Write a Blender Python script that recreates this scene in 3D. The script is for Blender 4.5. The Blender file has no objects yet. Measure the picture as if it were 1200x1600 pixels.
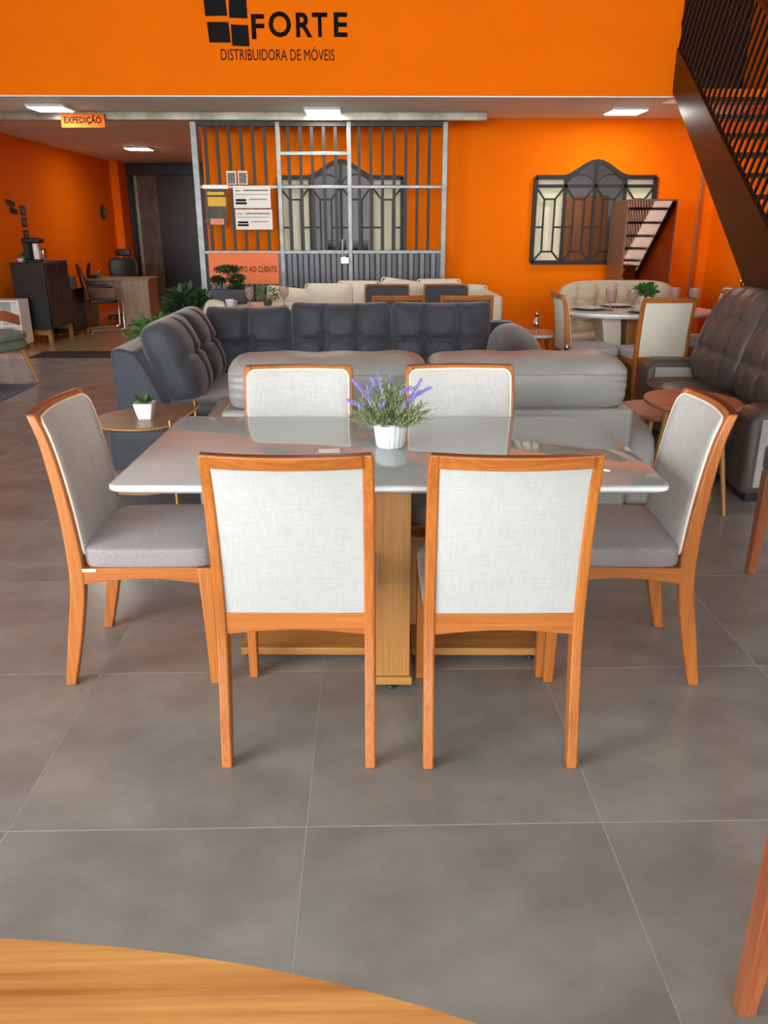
import bpy, bmesh, math, random
from mathutils import Vector, Matrix
random.seed(7)
PI = math.pi
SC = bpy.context.scene
COL = SC.collection

# ------------------------------------------------------------------ camera
F, PITCH, YAW, ROLL, EYE = 1244.14, math.radians(19.725), math.radians(1.145), math.radians(-0.069), 1.5213
cam_d = bpy.data.cameras.new('camera')
cam = bpy.data.objects.new('camera', cam_d)
COL.objects.link(cam)
fw = Vector((math.sin(YAW) * math.cos(PITCH), math.cos(YAW) * math.cos(PITCH), -math.sin(PITCH)))
rt0 = Vector((math.cos(YAW), -math.sin(YAW), 0))
up0 = rt0.cross(fw)
rt = rt0 * math.cos(ROLL) + up0 * math.sin(ROLL)
up = -rt0 * math.sin(ROLL) + up0 * math.cos(ROLL)
mw = Matrix.Identity(4)
for i in range(3):
    mw[i][0], mw[i][1], mw[i][2] = rt[i], up[i], -fw[i]
mw[0][3], mw[1][3], mw[2][3] = 0, 0, EYE
cam.matrix_world = mw
cam_d.sensor_width = 36
cam_d.sensor_fit = 'AUTO'
cam_d.lens = F * 36 / 1600
cam_d.clip_start = 0.05
SC.camera = cam

# ------------------------------------------------------------------ daylight and exposure
SKY = 13.5
world = bpy.data.worlds.new('overcast_sky')
SC.world = world
world.use_nodes = True
bg = world.node_tree.nodes['Background']
bg.inputs[0].default_value = (0.93, 0.97, 1.0, 1)
bg.inputs[1].default_value = SKY
HX0, HX1, HY0, HZ = -5.0, 4.26, -16.0, 6.0          # hall: left wall, right wall, open shop front, roof height
for nm, loc, rot, sx, sy in (('front_daylight_portal', ((HX0 + HX1) / 2, HY0, HZ / 2), (PI / 2, 0, 0), HX1 - HX0, HZ),
                             ('side_daylight_portal', (HX0, -3.5, 1.9), (PI / 2, 0, -PI / 2), 8.0, 3.8)):
    ld = bpy.data.lights.new(nm, 'AREA')
    ld.shape = 'RECTANGLE'
    ld.size, ld.size_y = sx, sy
    ld.cycles.is_portal = True
    lo = bpy.data.objects.new(nm, ld)
    COL.objects.link(lo)
    lo.location, lo.rotation_euler = loc, rot
vs = SC.view_settings
vs.view_transform = 'Standard'
vs.look = 'None'
vs.gamma = 1
vs.use_curve_mapping = False
vs.exposure = 0.0
SC.cycles.use_denoising = True
SC.cycles.max_bounces = 8
SC.cycles.diffuse_bounces = 5
SC.cycles.sample_clamp_indirect = 6

# ------------------------------------------------------------------ materials
def lin(r, g, b):
    f = lambda c: (c / 255 / 12.92) if c / 255 <= 0.04045 else ((c / 255 + 0.055) / 1.055) ** 2.4
    return (f(r), f(g), f(b), 1)

def mat(name, rgb, rough=0.5, metal=0.0, spec=0.5, coat=0.0, emit=0.0, var=0.0, vscale=8.0, stretch=(1, 1, 1),
        bump=0.0, bscale=80.0, sheen=0.0, trans=0.0, ior=1.5, rgb2=None, rvar=0.0, rand=0.0, coords='Object', detail=6.0, coat_rough=0.03, contrast=(0.3, 0.7)):
    m = bpy.data.materials.new(name)
    m.use_nodes = True
    nt = m.node_tree
    N, L = nt.nodes, nt.links
    b = N['Principled BSDF']
    c = lin(*rgb)
    b.inputs['Base Color'].default_value = c
    b.inputs['Roughness'].default_value = rough
    b.inputs['Metallic'].default_value = metal
    b.inputs['Specular IOR Level'].default_value = spec
    b.inputs['IOR'].default_value = ior
    b.inputs['Coat Weight'].default_value = coat
    b.inputs['Coat Roughness'].default_value = coat_rough
    b.inputs['Sheen Weight'].default_value = sheen
    b.inputs['Transmission Weight'].default_value = trans
    if emit:
        b.inputs['Emission Color'].default_value = c
        b.inputs['Emission Strength'].default_value = emit
    if var or rgb2 or bump or rvar or rand:
        tc = N.new('ShaderNodeTexCoord')
        mp = N.new('ShaderNodeMapping')
        mp.inputs['Scale'].default_value = stretch
        L.new(tc.outputs[coords], mp.inputs[0])
        if rand:
            oi = N.new('ShaderNodeObjectInfo')
            mul = N.new('ShaderNodeMath'); mul.operation = 'MULTIPLY'; mul.inputs[1].default_value = 37.0
            L.new(oi.outputs['Random'], mul.inputs[0])
            L.new(mul.outputs[0], mp.inputs['Location'])
    if var or rgb2:
        nz = N.new('ShaderNodeTexNoise')
        nz.inputs['Scale'].default_value = vscale
        nz.inputs['Detail'].default_value = detail
        nz.inputs['Roughness'].default_value = 0.6
        L.new(mp.outputs[0], nz.inputs['Vector'])
        cr = N.new('ShaderNodeValToRGB')
        cr.color_ramp.elements[0].position, cr.color_ramp.elements[1].position = contrast
        if rgb2:
            cr.color_ramp.elements[0].color, cr.color_ramp.elements[1].color = lin(*rgb2), c
        else:
            cr.color_ramp.elements[0].color = (c[0] * (1 - var), c[1] * (1 - var), c[2] * (1 - var), 1)
            cr.color_ramp.elements[1].color = (min(1, c[0] * (1 + var)), min(1, c[1] * (1 + var)), min(1, c[2] * (1 + var)), 1)
        L.new(nz.outputs['Fac'], cr.inputs[0])
        out = cr.outputs[0]
        if rand:
            hsv = N.new('ShaderNodeHueSaturation')
            mr = N.new('ShaderNodeMapRange')
            mr.inputs[3].default_value, mr.inputs[4].default_value = 1 - rand, 1 + rand
            L.new(oi.outputs['Random'], mr.inputs[0])
            L.new(mr.outputs[0], hsv.inputs['Value'])
            L.new(out, hsv.inputs['Color'])
            out = hsv.outputs[0]
        L.new(out, b.inputs['Base Color'])
        if rvar:
            mr2 = N.new('ShaderNodeMapRange')
            mr2.inputs[3].default_value, mr2.inputs[4].default_value = rough - rvar, rough + rvar
            L.new(nz.outputs['Fac'], mr2.inputs[0])
            L.new(mr2.outputs[0], b.inputs['Roughness'])
    if bump:
        n2 = N.new('ShaderNodeTexNoise')
        n2.inputs['Scale'].default_value = bscale
        n2.inputs['Detail'].default_value = 4
        L.new(mp.outputs[0], n2.inputs['Vector'])
        bp = N.new('ShaderNodeBump')
        bp.inputs['Strength'].default_value = bump
        bp.inputs['Distance'].default_value = 0.01
        L.new(n2.outputs['Fac'], bp.inputs['Height'])
        L.new(bp.outputs[0], b.inputs['Normal'])
    return m

def wood(name, light, dark, axis='z', scale=1.0, rough=0.38, coat=0.15, fine=1.0, bands=0.45):
    """procedural timber: fine fibres plus broad growth bands running along one axis"""
    m = bpy.data.materials.new(name)
    m.use_nodes = True
    N, L = m.node_tree.nodes, m.node_tree.links
    b = N['Principled BSDF']
    b.inputs['Roughness'].default_value = rough
    b.inputs['Coat Weight'].default_value = coat
    b.inputs['Coat Roughness'].default_value = 0.2
    tc = N.new('ShaderNodeTexCoord')
    oi = N.new('ShaderNodeObjectInfo')
    add = N.new('ShaderNodeVectorMath'); add.operation = 'ADD'
    mul = N.new('ShaderNodeMath'); mul.operation = 'MULTIPLY'; mul.inputs[1].default_value = 13.0
    L.new(oi.outputs['Random'], mul.inputs[0])
    L.new(tc.outputs['Object'], add.inputs[0]); L.new(mul.outputs[0], add.inputs[1])
    k = {'x': 0, 'y': 1, 'z': 2}[axis]
    def layer(across, along, detail):
        mp = N.new('ShaderNodeMapping')
        s = [across * scale] * 3
        s[k] = along * scale
        mp.inputs['Scale'].default_value = s
        L.new(add.outputs[0], mp.inputs[0])
        n = N.new('ShaderNodeTexNoise')
        n.inputs['Scale'].default_value = 1.0
        n.inputs['Detail'].default_value = detail
        L.new(mp.outputs[0], n.inputs['Vector'])
        return n
    n1 = layer(220 * fine, 3.2, 3)
    n2 = layer(28, 0.45, 3)
    mix = N.new('ShaderNodeMath'); mix.operation = 'MULTIPLY_ADD'
    mix.inputs[1].default_value = 1 - bands
    sc = N.new('ShaderNodeMath'); sc.operation = 'MULTIPLY'; sc.inputs[1].default_value = bands
    L.new(n2.outputs['Fac'], sc.inputs[0])
    L.new(n1.outputs['Fac'], mix.inputs[0]); L.new(sc.outputs[0], mix.inputs[2])
    cr = N.new('ShaderNodeValToRGB')
    cr.color_ramp.elements[0].position, cr.color_ramp.elements[1].position = 0.36, 0.62
    cr.color_ramp.elements[0].color, cr.color_ramp.elements[1].color = lin(*dark), lin(*light)
    L.new(mix.outputs[0], cr.inputs[0])
    L.new(cr.outputs[0], b.inputs['Base Color'])
    bp = N.new('ShaderNodeBump'); bp.inputs['Strength'].default_value = 0.08; bp.inputs['Distance'].default_value = 0.003
    L.new(n1.outputs['Fac'], bp.inputs['Height']); L.new(bp.outputs[0], b.inputs['Normal'])
    return m

def woven(name, light, dark, scale=1.0, rough=0.85, u='x', v='z', bumpy=0.25):
    """linen-like weave: two crossed sets of stretched slubs"""
    m = bpy.data.materials.new(name)
    m.use_nodes = True
    N, L = m.node_tree.nodes, m.node_tree.links
    b = N['Principled BSDF']
    b.inputs['Roughness'].default_value = rough
    b.inputs['Specular IOR Level'].default_value = 0.25
    tc = N.new('ShaderNodeTexCoord')
    def layer(ax):
        mp = N.new('ShaderNodeMapping')
        s = [60.0 * scale] * 3
        for a in (u, v):
            s['xyz'.index(a)] = 210.0 * scale
        s['xyz'.index(ax)] = 14.0 * scale
        mp.inputs['Scale'].default_value = s
        L.new(tc.outputs['Object'], mp.inputs[0])
        n = N.new('ShaderNodeTexNoise'); n.inputs['Scale'].default_value = 1; n.inputs['Detail'].default_value = 3
        L.new(mp.outputs[0], n.inputs['Vector'])
        return n
    a1, a2 = layer(u), layer(v)
    mx = N.new('ShaderNodeMath'); mx.operation = 'ADD'
    L.new(a1.outputs['Fac'], mx.inputs[0]); L.new(a2.outputs['Fac'], mx.inputs[1])
    cr = N.new('ShaderNodeValToRGB')
    hf = N.new('ShaderNodeMath'); hf.operation = 'MULTIPLY'; hf.inputs[1].default_value = 0.5
    L.new(mx.outputs[0], hf.inputs[0])
    cr.color_ramp.elements[0].position, cr.color_ramp.elements[1].position = 0.36, 0.58
    cr.color_ramp.elements[0].color, cr.color_ramp.elements[1].color = lin(*dark), lin(*light)
    L.new(hf.outputs[0], cr.inputs[0]); L.new(cr.outputs[0], b.inputs['Base Color'])
    bp = N.new('ShaderNodeBump'); bp.inputs['Strength'].default_value = bumpy; bp.inputs['Distance'].default_value = 0.004
    L.new(hf.outputs[0], bp.inputs['Height']); L.new(bp.outputs[0], b.inputs['Normal'])
    return m

M = {}
M['orange'] = mat('orange_paint', (253, 120, 0), 0.8, spec=0.1, var=0.04, vscale=1.6, bump=0.05, bscale=60)
M['hall_wall'] = mat('pale_hall_paint', (206, 206, 202), 0.6, var=0.04, vscale=2)
M['slab'] = mat('painted_slab', (232, 246, 252), 0.7, var=0.08, vscale=1.2, stretch=(0.4, 3, 1), bump=0.05, bscale=30)
M['roof'] = mat('roof_sheet', (206, 206, 204), 0.7, var=0.05)
M['tile'] = mat('porcelain_tile', (150, 146, 140), 0.24, spec=0.5, rgb2=(118, 115, 110), vscale=3.4, detail=9, stretch=(0.9, 1.2, 1), rand=0.05, rvar=0.06, contrast=(0.25, 0.72))
M['grout'] = mat('grout', (178, 173, 166), 0.8, var=0.1, vscale=30)
M['beige_floor'] = mat('beige_ceramic', (168, 146, 112), 0.18, var=0.08, vscale=3)
M['mat_dark'] = mat('rubber_mat', (42, 42, 40), 0.9, bump=0.4, bscale=300, var=0.1)
M['street'] = mat('street_concrete', (190, 186, 178), 0.9, var=0.06, vscale=2)
WL, WD = (188, 112, 46), (156, 83, 27)
M['wood_z'] = wood('chair_wood_upright', WL, WD, 'z')
M['wood_x'] = wood('chair_wood_rail', WL, WD, 'x')
M['wood_y'] = wood('chair_wood_side', WL, WD, 'y')
M['edge_wood'] = wood('dark_brown_edge', (112, 58, 26), (84, 42, 18), 'x')  # darker brown for the thin strip along each chair's top edge
M['oak_z'] = wood('oak_veneer_upright', (186, 132, 70), (158, 106, 50), 'z')
M['oak_x'] = wood('oak_veneer_across', (186, 132, 70), (158, 106, 50), 'x')
M['top_wood'] = wood('honey_table_veneer', (224, 164, 92), (172, 104, 46), 'x', scale=1.25, rough=0.42, bands=0.62, fine=0.4)
M['cane'] = woven('pale_woven_back', (182, 181, 177), (172, 171, 166), 1.3, bumpy=0.08)
M['cane_front'] = woven('pale_linen_front', (200, 198, 194), (186, 183, 178), 1.1, bumpy=0.08)
M['piping'] = mat('cream_piping', (238, 226, 208), 0.7)
M['seat'] = mat('mauve_grey_seat', (156, 144, 144), 0.55, sheen=0.4, rgb2=(128, 116, 118), vscale=160, bump=0.25, bscale=260)
M['seat_grey'] = mat('grey_seat', (168, 166, 170), 0.6, sheen=0.3, var=0.12, vscale=120, bump=0.2, bscale=200)
M['cream'] = mat('cream_linen', (226, 218, 200), 0.85, var=0.06, vscale=60, bump=0.2, bscale=180)
M['tag'] = mat('white_tag', (238, 238, 236), 0.5, var=0.02)
M['glass_top'] = mat('off_white_glass_top', (164, 172, 173), 0.035, ior=1.75, var=0.01, vscale=2)
M['white_lacquer'] = mat('white_lacquer', (242, 244, 243), 0.2, var=0.01)
M['white'] = mat('white_ceramic', (240, 241, 240), 0.25, var=0.02)
M['pot'] = mat('pale_ribbed_ceramic', (226, 232, 234), 0.35, var=0.02)
M['soil'] = mat('potting_soil', (58, 50, 40), 0.95, bump=0.5, bscale=200, var=0.2)
M['leaf_grey'] = mat('lavender_leaf', (150, 162, 116), 0.6, rgb2=(104, 122, 78), vscale=40)
M['lavender'] = mat('lavender_flower', (158, 146, 214), 0.7, rgb2=(120, 106, 188), vscale=60)
M['leaf'] = mat('green_leaf', (72, 128, 48), 0.5, rgb2=(40, 88, 28), vscale=30)
M['leaf_dark'] = mat('dark_green_leaf', (46, 82, 36), 0.5, rgb2=(22, 48, 20), vscale=20)
M['leaf_olive'] = mat('olive_leaf', (122, 136, 66), 0.6, rgb2=(84, 98, 44), vscale=30)
M['leather'] = mat('grey_leather', (146, 144, 140), 0.36, var=0.06, vscale=6, bump=0.12, bscale=240)
M['brown_leather'] = mat('brown_grey_leather', (82, 72, 66), 0.4, var=0.08, vscale=6, bump=0.15, bscale=200)
M['arm_grey'] = mat('pale_grey_arm_panel', (168, 164, 160), 0.8, var=0.06, vscale=12)  # paler grey for the flat panels on both faces of each sofa arm
M['velvet'] = mat('slate_velvet', (54, 58, 68), 0.65, sheen=0.4, rgb2=(34, 37, 44), vscale=5, detail=4)
M['velvet_seat'] = M['velvet']
M['black'] = mat('black_plastic', (26, 26, 27), 0.45, var=0.1)
M['black_foam'] = mat('dark_lacquer', (30, 31, 34), 0.35, var=0.1, vscale=3)
M['black_metal'] = mat('black_steel', (24, 22, 21), 0.35, var=0.1)
M['brown_steel'] = mat('brown_black_steel', (34, 20, 12), 0.3, spec=0.35, var=0.12, vscale=4)
M['steel'] = mat('grey_steel_paint', (128, 130, 128), 0.32, metal=0.35, rgb2=(96, 98, 96), vscale=9)
M['grille'] = mat('dark_green_grey_steel', (46, 44, 40), 0.45, spec=0.3, rgb2=(34, 32, 30), vscale=9)
M['slat_steel'] = mat('corrugated_steel', (92, 95, 98), 0.35, metal=0.3, rgb2=(62, 65, 69), vscale=3)
M['rail'] = mat('aluminium_rail', (176, 168, 150), 0.35, metal=0.6, rgb2=(120, 112, 98), vscale=3)
M['chrome'] = mat('chrome', (214, 214, 216), 0.12, metal=1.0, var=0.02)
M['silver'] = mat('polished_silver', (220, 214, 206), 0.1, metal=1.0, var=0.02)
M['brass'] = mat('brass', (196, 154, 84), 0.4, metal=1.0, var=0.04)
M['lamp'] = mat('lamp_diffuser', (255, 252, 240), 0.5, emit=40.0)
M['office_fill'] = mat('office_fill_diffuser', (240, 248, 255), 0.5, emit=110.0)  # for lamps out of view, added to brighten the office and frosted panes
M['lamp_frame'] = mat('lamp_frame', (236, 234, 228), 0.5, var=0.02)
M['sign'] = mat('coral_acrylic', (244, 126, 76), 0.5, spec=0.2, var=0.02)
M['sign2'] = mat('orange_acrylic', (238, 112, 36), 0.6, spec=0.15, var=0.02)
M['ink'] = mat('black_vinyl', (20, 18, 20), 0.6, spec=0.1, var=0.1)
M['paper'] = mat('paper', (240, 232, 224), 0.8, var=0.02)
M['paper_grey'] = mat('grey_paper', (150, 140, 126), 0.8, rgb2=(96, 88, 80), vscale=40)
M['print'] = mat('grey_print', (120, 116, 112), 0.8, var=0.05)
M['yellow'] = mat('yellow_print', (236, 186, 62), 0.7, var=0.05)
M['poster'] = mat('dark_poster', (96, 86, 66), 0.6, rgb2=(52, 46, 38), vscale=9)
M['salmon'] = mat('salmon_print', (226, 150, 120), 0.7, var=0.1)
M['pane'] = mat('frosted_pane', (250, 247, 224), 0.6, spec=0.2, var=0.02, vscale=3)
_nt = M['pane'].node_tree
_tr = _nt.nodes.new('ShaderNodeBsdfTranslucent')
_tr.inputs[0].default_value = lin(250, 247, 224)
_mx = _nt.nodes.new('ShaderNodeMixShader')
_mx.inputs[0].default_value = 0.35
_nt.links.new(_nt.nodes['Principled BSDF'].outputs[0], _mx.inputs[1])
_nt.links.new(_tr.outputs[0], _mx.inputs[2])
_nt.links.new(_mx.outputs[0], _nt.nodes['Material Output'].inputs[0])
M['clear'] = mat('clear_pane', (235, 240, 238), 0.02, trans=1.0, ior=1.02, var=0.01)
M['office'] = mat('office_wall', (160, 163, 166), 0.8, var=0.03)
M['office_brown'] = wood('brown_office_veneer', (132, 82, 46), (98, 58, 30), 'z')
M['dark_door'] = mat('dark_door_sheet', (30, 31, 34), 0.3, rgb2=(12, 12, 13), vscale=1.6, detail=3)
M['door_glass'] = mat('dim_door_glass', (104, 104, 92), 0.25, rgb2=(66, 60, 44), vscale=3.0, stretch=(2, 1, 1))
M['mirror'] = mat('bronze_mirror', (196, 160, 140), 0.03, metal=1.0, var=0.02)
M['wardrobe'] = wood('brown_wardrobe_veneer', (146, 102, 66), (116, 78, 48), 'z')
M['walnut_top'] = wood('walnut_veneer', (136, 102, 68), (104, 76, 48), 'x', rough=0.35)
M['red_wood'] = wood('reddish_table_veneer', (182, 112, 74), (150, 86, 54), 'x', rough=0.35)
M['red_wood_z'] = wood('reddish_leg', (168, 96, 56), (136, 72, 38), 'z', rough=0.35)
M['desk'] = wood('grey_oak_desk', (176, 154, 128), (150, 128, 104), 'z', rough=0.5)
M['desk_x'] = wood('grey_oak_desk_across', (160, 138, 114), (132, 112, 92), 'x', rough=0.5)
M['green_fabric'] = mat('dark_green_velvet', (26, 46, 42), 0.8, sheen=0.3, var=0.15, vscale=20)
M['sage'] = mat('sage_fabric', (112, 122, 108), 0.85, var=0.08, vscale=60, bump=0.2, bscale=150)
M['rug'] = mat('navy_rug', (34, 44, 70), 0.95, rgb2=(96, 108, 128), vscale=1.4, stretch=(1, 5, 1), bump=0.3, bscale=300, contrast=(0.55, 0.66))
M['tuft'] = mat('sand_linen', (206, 188, 162), 0.85, var=0.06, vscale=40, bump=0.2, bscale=150)
M['charcoal'] = mat('charcoal_fabric', (84, 86, 92), 0.85, var=0.08, vscale=60)
M['charcoal_panel'] = mat('charcoal_panel', (66, 66, 70), 0.8, var=0.08, vscale=40)
M['goblet'] = mat('rose_glass', (232, 210, 204), 0.05, trans=0.8, ior=1.3, var=0.01)
M['placemat'] = mat('green_grey_placemat', (92, 104, 98), 0.85, var=0.1, vscale=80)
M['green_plastic'] = mat('green_bottle', (60, 124, 96), 0.3, var=0.05)
M['screen'] = mat('dark_screen', (14, 14, 16), 0.15, var=0.1)
M['gold_letter'] = mat('dark_bronze_letter', (74, 56, 24), 0.5, var=0.1)
M['photo'] = mat('grey_photo_print', (132, 122, 118), 0.5, rgb2=(70, 64, 64), vscale=12)
M['pvc'] = mat('grey_conduit', (150, 120, 122), 0.5, var=0.05)

# ------------------------------------------------------------------ mesh helpers
class MB:
    def __init__(s): s.v, s.f = [], []
    def add(s, vs_, fs):
        o = len(s.v)
        s.v += [tuple(p) for p in vs_]
        s.f += [tuple(i + o for i in f) for f in fs]
        return s
    def box(s, c, d, mtx=None):
        x, y, z = (k / 2 for k in d)
        vs_ = [Vector((sx * x, sy * y, sz * z)) for sz in (-1, 1) for sy in (-1, 1) for sx in (-1, 1)]
        if mtx: vs_ = [mtx @ p for p in vs_]
        vs_ = [p + Vector(c) for p in vs_]
        return s.add(vs_, [(0, 2, 3, 1), (4, 5, 7, 6), (0, 1, 5, 4), (2, 6, 7, 3), (0, 4, 6, 2), (1, 3, 7, 5)])
    def bb(s, x0, x1, y0, y1, z0, z1):
        return s.box(((x0 + x1) / 2, (y0 + y1) / 2, (z0 + z1) / 2), (abs(x1 - x0), abs(y1 - y0), abs(z1 - z0)))
    def prism(s, poly, axis, a0, a1):
        """poly: 2-D outline; axis: extrusion axis"""
        def P(p, a):
            return {'x': (a, p[0], p[1]), 'y': (p[0], a, p[1]), 'z': (p[0], p[1], a)}[axis]
        n = len(poly)
        vs_ = [P(p, a0) for p in poly] + [P(p, a1) for p in poly]
        fs = [tuple(range(n - 1, -1, -1)), tuple(range(n, 2 * n))]
        fs += [(i, (i + 1) % n, n + (i + 1) % n, n + i) for i in range(n)]
        return s.add(vs_, fs)
    def loft(s, rings, caps=True):
        n = len(rings[0])
        vs_ = [p for r in rings for p in r]
        fs = []
        for k in range(len(rings) - 1):
            for i in range(n):
                a, b = k * n + i, k * n + (i + 1) % n
                fs.append((a, b, b + n, a + n))
        if caps:
            fs += [tuple(range(n - 1, -1, -1)), tuple(range((len(rings) - 1) * n, len(rings) * n))]
        return s.add(vs_, fs)
    def tube(s, pts, r, n=8, closed=False, radii=None):
        pts = [Vector(p) for p in pts]
        rings = []
        m = len(pts)
        prev = None
        for i, p in enumerate(pts):
            if closed: t = (pts[(i + 1) % m] - pts[i - 1])
            else: t = pts[min(i + 1, m - 1)] - pts[max(i - 1, 0)]
            t.normalize()
            ref = prev if prev is not None else (Vector((0, 0, 1)) if abs(t.z) < 0.9 else Vector((1, 0, 0)))
            a = (ref - t * ref.dot(t)).normalized()
            prev = a
            b = t.cross(a)
            rr = radii[i] if radii else r
            rings.append([p + (a * math.cos(2 * PI * k / n) + b * math.sin(2 * PI * k / n)) * rr for k in range(n)])
        if closed: rings.append(rings[0])
        return s.loft(rings, caps=not closed)
    def bar(s, p0, p1, w, h, ref=(0, 0, 1)):
        """straight bar of rectangular section"""
        p0, p1 = Vector(p0), Vector(p1)
        t = (p1 - p0).normalized()
        ref = Vector(ref)
        if abs(t.dot(ref)) > 0.98: ref = Vector((0, 1, 0))
        a = (ref - t * ref.dot(t)).normalized()
        b = t.cross(a)
        ring = lambda p: [p + a * h / 2 + b * w / 2, p - a * h / 2 + b * w / 2, p - a * h / 2 - b * w / 2, p + a * h / 2 - b * w / 2]
        return s.loft([ring(p0), ring(p1)])
    def lathe(s, prof, n=24, c=(0, 0, 0), mod=None, sx=1, sy=1):
        rings = []
        for r, z in prof:
            rings.append([(c[0] + sx * r * (mod(2 * PI * k / n, z) if mod else 1) * math.cos(2 * PI * k / n),
                           c[1] + sy * r * (mod(2 * PI * k / n, z) if mod else 1) * math.sin(2 * PI * k / n), c[2] + z) for k in range(n)])
        return s.loft(rings)
    def slab(s, fa, fb, nu, nv):
        """closed shell between two parametric sheets fa(u,v) and fb(u,v)"""
        vs_ = [fa(i / nu, j / nv) for j in range(nv + 1) for i in range(nu + 1)]
        k = len(vs_)
        vs_ += [fb(i / nu, j / nv) for j in range(nv + 1) for i in range(nu + 1)]
        w = nu + 1
        fs = []
        for j in range(nv):
            for i in range(nu):
                a = j * w + i
                fs.append((a, a + 1, a + 1 + w, a + w))
                fs.append((k + a, k + a + w, k + a + 1 + w, k + a + 1))
        for i in range(nu):
            fs.append((i, k + i, k + i + 1, i + 1))
            a = nv * w + i
            fs.append((a, a + 1, k + a + 1, k + a))
        for j in range(nv):
            a = j * w
            fs.append((a, a + w, k + a + w, k + a))
            a = j * w + nu
            fs.append((a, k + a, k + a + w, a + w))
        return s.add(vs_, fs)
    def cushion(s, c, h, e=5.0, seg=8, fn=None, mtx=None, crown=(0, 0, 0)):
        """soft block: a cube sphere pushed towards a box; fn deforms in unit space; crown bulges faces"""
        verts, idx, faces = [], {}, []
        def vid(p):
            key = tuple(round(q, 5) for q in p)
            if key not in idx:
                idx[key] = len(verts)
                x, y, z = p
                k = (abs(x) ** e + abs(y) ** e + abs(z) ** e) ** (1 / e)
                q = Vector((x / k, y / k, z / k))
                bx = Vector((q.x * h[0] * (1 + crown[0] * (1 - q.y ** 2) * (1 - q.z ** 2)),
                             q.y * h[1] * (1 + crown[1] * (1 - q.x ** 2) * (1 - q.z ** 2)),
                             q.z * h[2] * (1 + crown[2] * (1 - q.x ** 2) * (1 - q.y ** 2))))
                if fn: bx = Vector(fn(q, bx))
                if mtx: bx = mtx @ bx
                verts.append(bx + Vector(c))
            return idx[key]
        for ax in range(3):
            for sg in (-1, 1):
                for i in range(seg):
                    for j in range(seg):
                        q = []
                        for (a, b) in ((i, j), (i + 1, j), (i + 1, j + 1), (i, j + 1)):
                            p = [0, 0, 0]
                            p[ax] = sg
                            p[(ax + 1) % 3] = math.tan((2 * a / seg - 1) * PI / 4) if e < 3 else 2 * a / seg - 1
                            p[(ax + 2) % 3] = math.tan((2 * b / seg - 1) * PI / 4) if e < 3 else 2 * b / seg - 1
                            q.append(vid(p))
                        faces.append(tuple(q if sg > 0 else q[::-1]))
        return s.add(verts, faces)
    def build(s, name, m, parent=None, bevel=0, segs=2, smooth=True, angle=40, loc=None):
        me = bpy.data.meshes.new(name)
        me.from_pydata(s.v, [], s.f)
        bm = bmesh.new(); bm.from_mesh(me)
        bmesh.ops.recalc_face_normals(bm, faces=bm.faces)
        bm.to_mesh(me); bm.free()
        return link(name, me, m, parent, bevel, segs, smooth, angle, loc)

def link(name, me, m, parent=None, bevel=0, segs=2, smooth=True, angle=40, loc=None):
    if m is not None and not me.materials:
        me.materials.append(M[m] if isinstance(m, str) else m)
    if smooth:
        me.polygons.foreach_set('use_smooth', [True] * len(me.polygons))
        me.set_sharp_from_angle(angle=math.radians(angle))
    o = bpy.data.objects.new(name, me)
    COL.objects.link(o)
    if parent: o.parent = parent
    if loc: o.location = loc
    if bevel:
        b = o.modifiers.new('bevel', 'BEVEL')
        b.width, b.segments, b.limit_method, b.angle_limit = bevel, segs, 'ANGLE', math.radians(35)
    return o

def thing(name, label, cat, loc=(0, 0, 0), rz=0.0, group=None):
    o = bpy.data.objects.new(name, None)
    o.empty_display_size = 0.1
    COL.objects.link(o)
    o.location, o.rotation_euler = loc, (0, 0, rz)
    return tag(o, label, cat, group)

def tag(o, label, cat, group=None):
    o['label'], o['category'] = label, cat
    if group: o['group'] = group
    return o

def struct(o, label=None, cat=None):
    o['kind'] = 'structure'
    if label: o['label'] = label
    if cat: o['category'] = cat
    return o

def stuff(o):
    o['kind'] = 'stuff'
    return o

def copy_tree(o, loc=None, rz=None, label=None, group=None, parent=None):
    c = o.copy(); COL.objects.link(c)
    if parent is not None: c.parent = parent
    if loc is not None: c.location = loc
    if rz is not None: c.rotation_euler = (0, 0, rz)
    if label: c['label'] = label
    if group: c['group'] = group
    for ch in [k for k in o.children]:
        copy_tree(ch, parent=c)
    return c

def lerp_tab(tab, x):
    if x <= tab[0][0]: return tab[0][1]
    for (a, fa), (b, fb) in zip(tab, tab[1:]):
        if x <= b:
            i = tab.index((a, fa))
            m0 = (fb - tab[i - 1][1]) / (b - tab[i - 1][0]) if i > 0 else (fb - fa) / (b - a)
            m1 = (tab[i + 2][1] - fa) / (tab[i + 2][0] - a) if i + 2 < len(tab) else (fb - fa) / (b - a)
            t, h = (x - a) / (b - a), b - a
            return (2 * t ** 3 - 3 * t ** 2 + 1) * fa + (t ** 3 - 2 * t ** 2 + t) * h * m0 + (-2 * t ** 3 + 3 * t ** 2) * fb + (t ** 3 - t ** 2) * h * m1
    return tab[-1][1]

def rrect(w, d, r, n=5):
    """rounded rectangle outline centred on the origin"""
    out = []
    for cx, cy, a0 in ((w / 2 - r, d / 2 - r, 0), (-w / 2 + r, d / 2 - r, PI / 2), (-w / 2 + r, -d / 2 + r, PI), (w / 2 - r, -d / 2 + r, 1.5 * PI)):
        for k in range(n + 1):
            a = a0 + PI / 2 * k / n
            out.append((cx + r * math.cos(a), cy + r * math.sin(a)))
    return out

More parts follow.
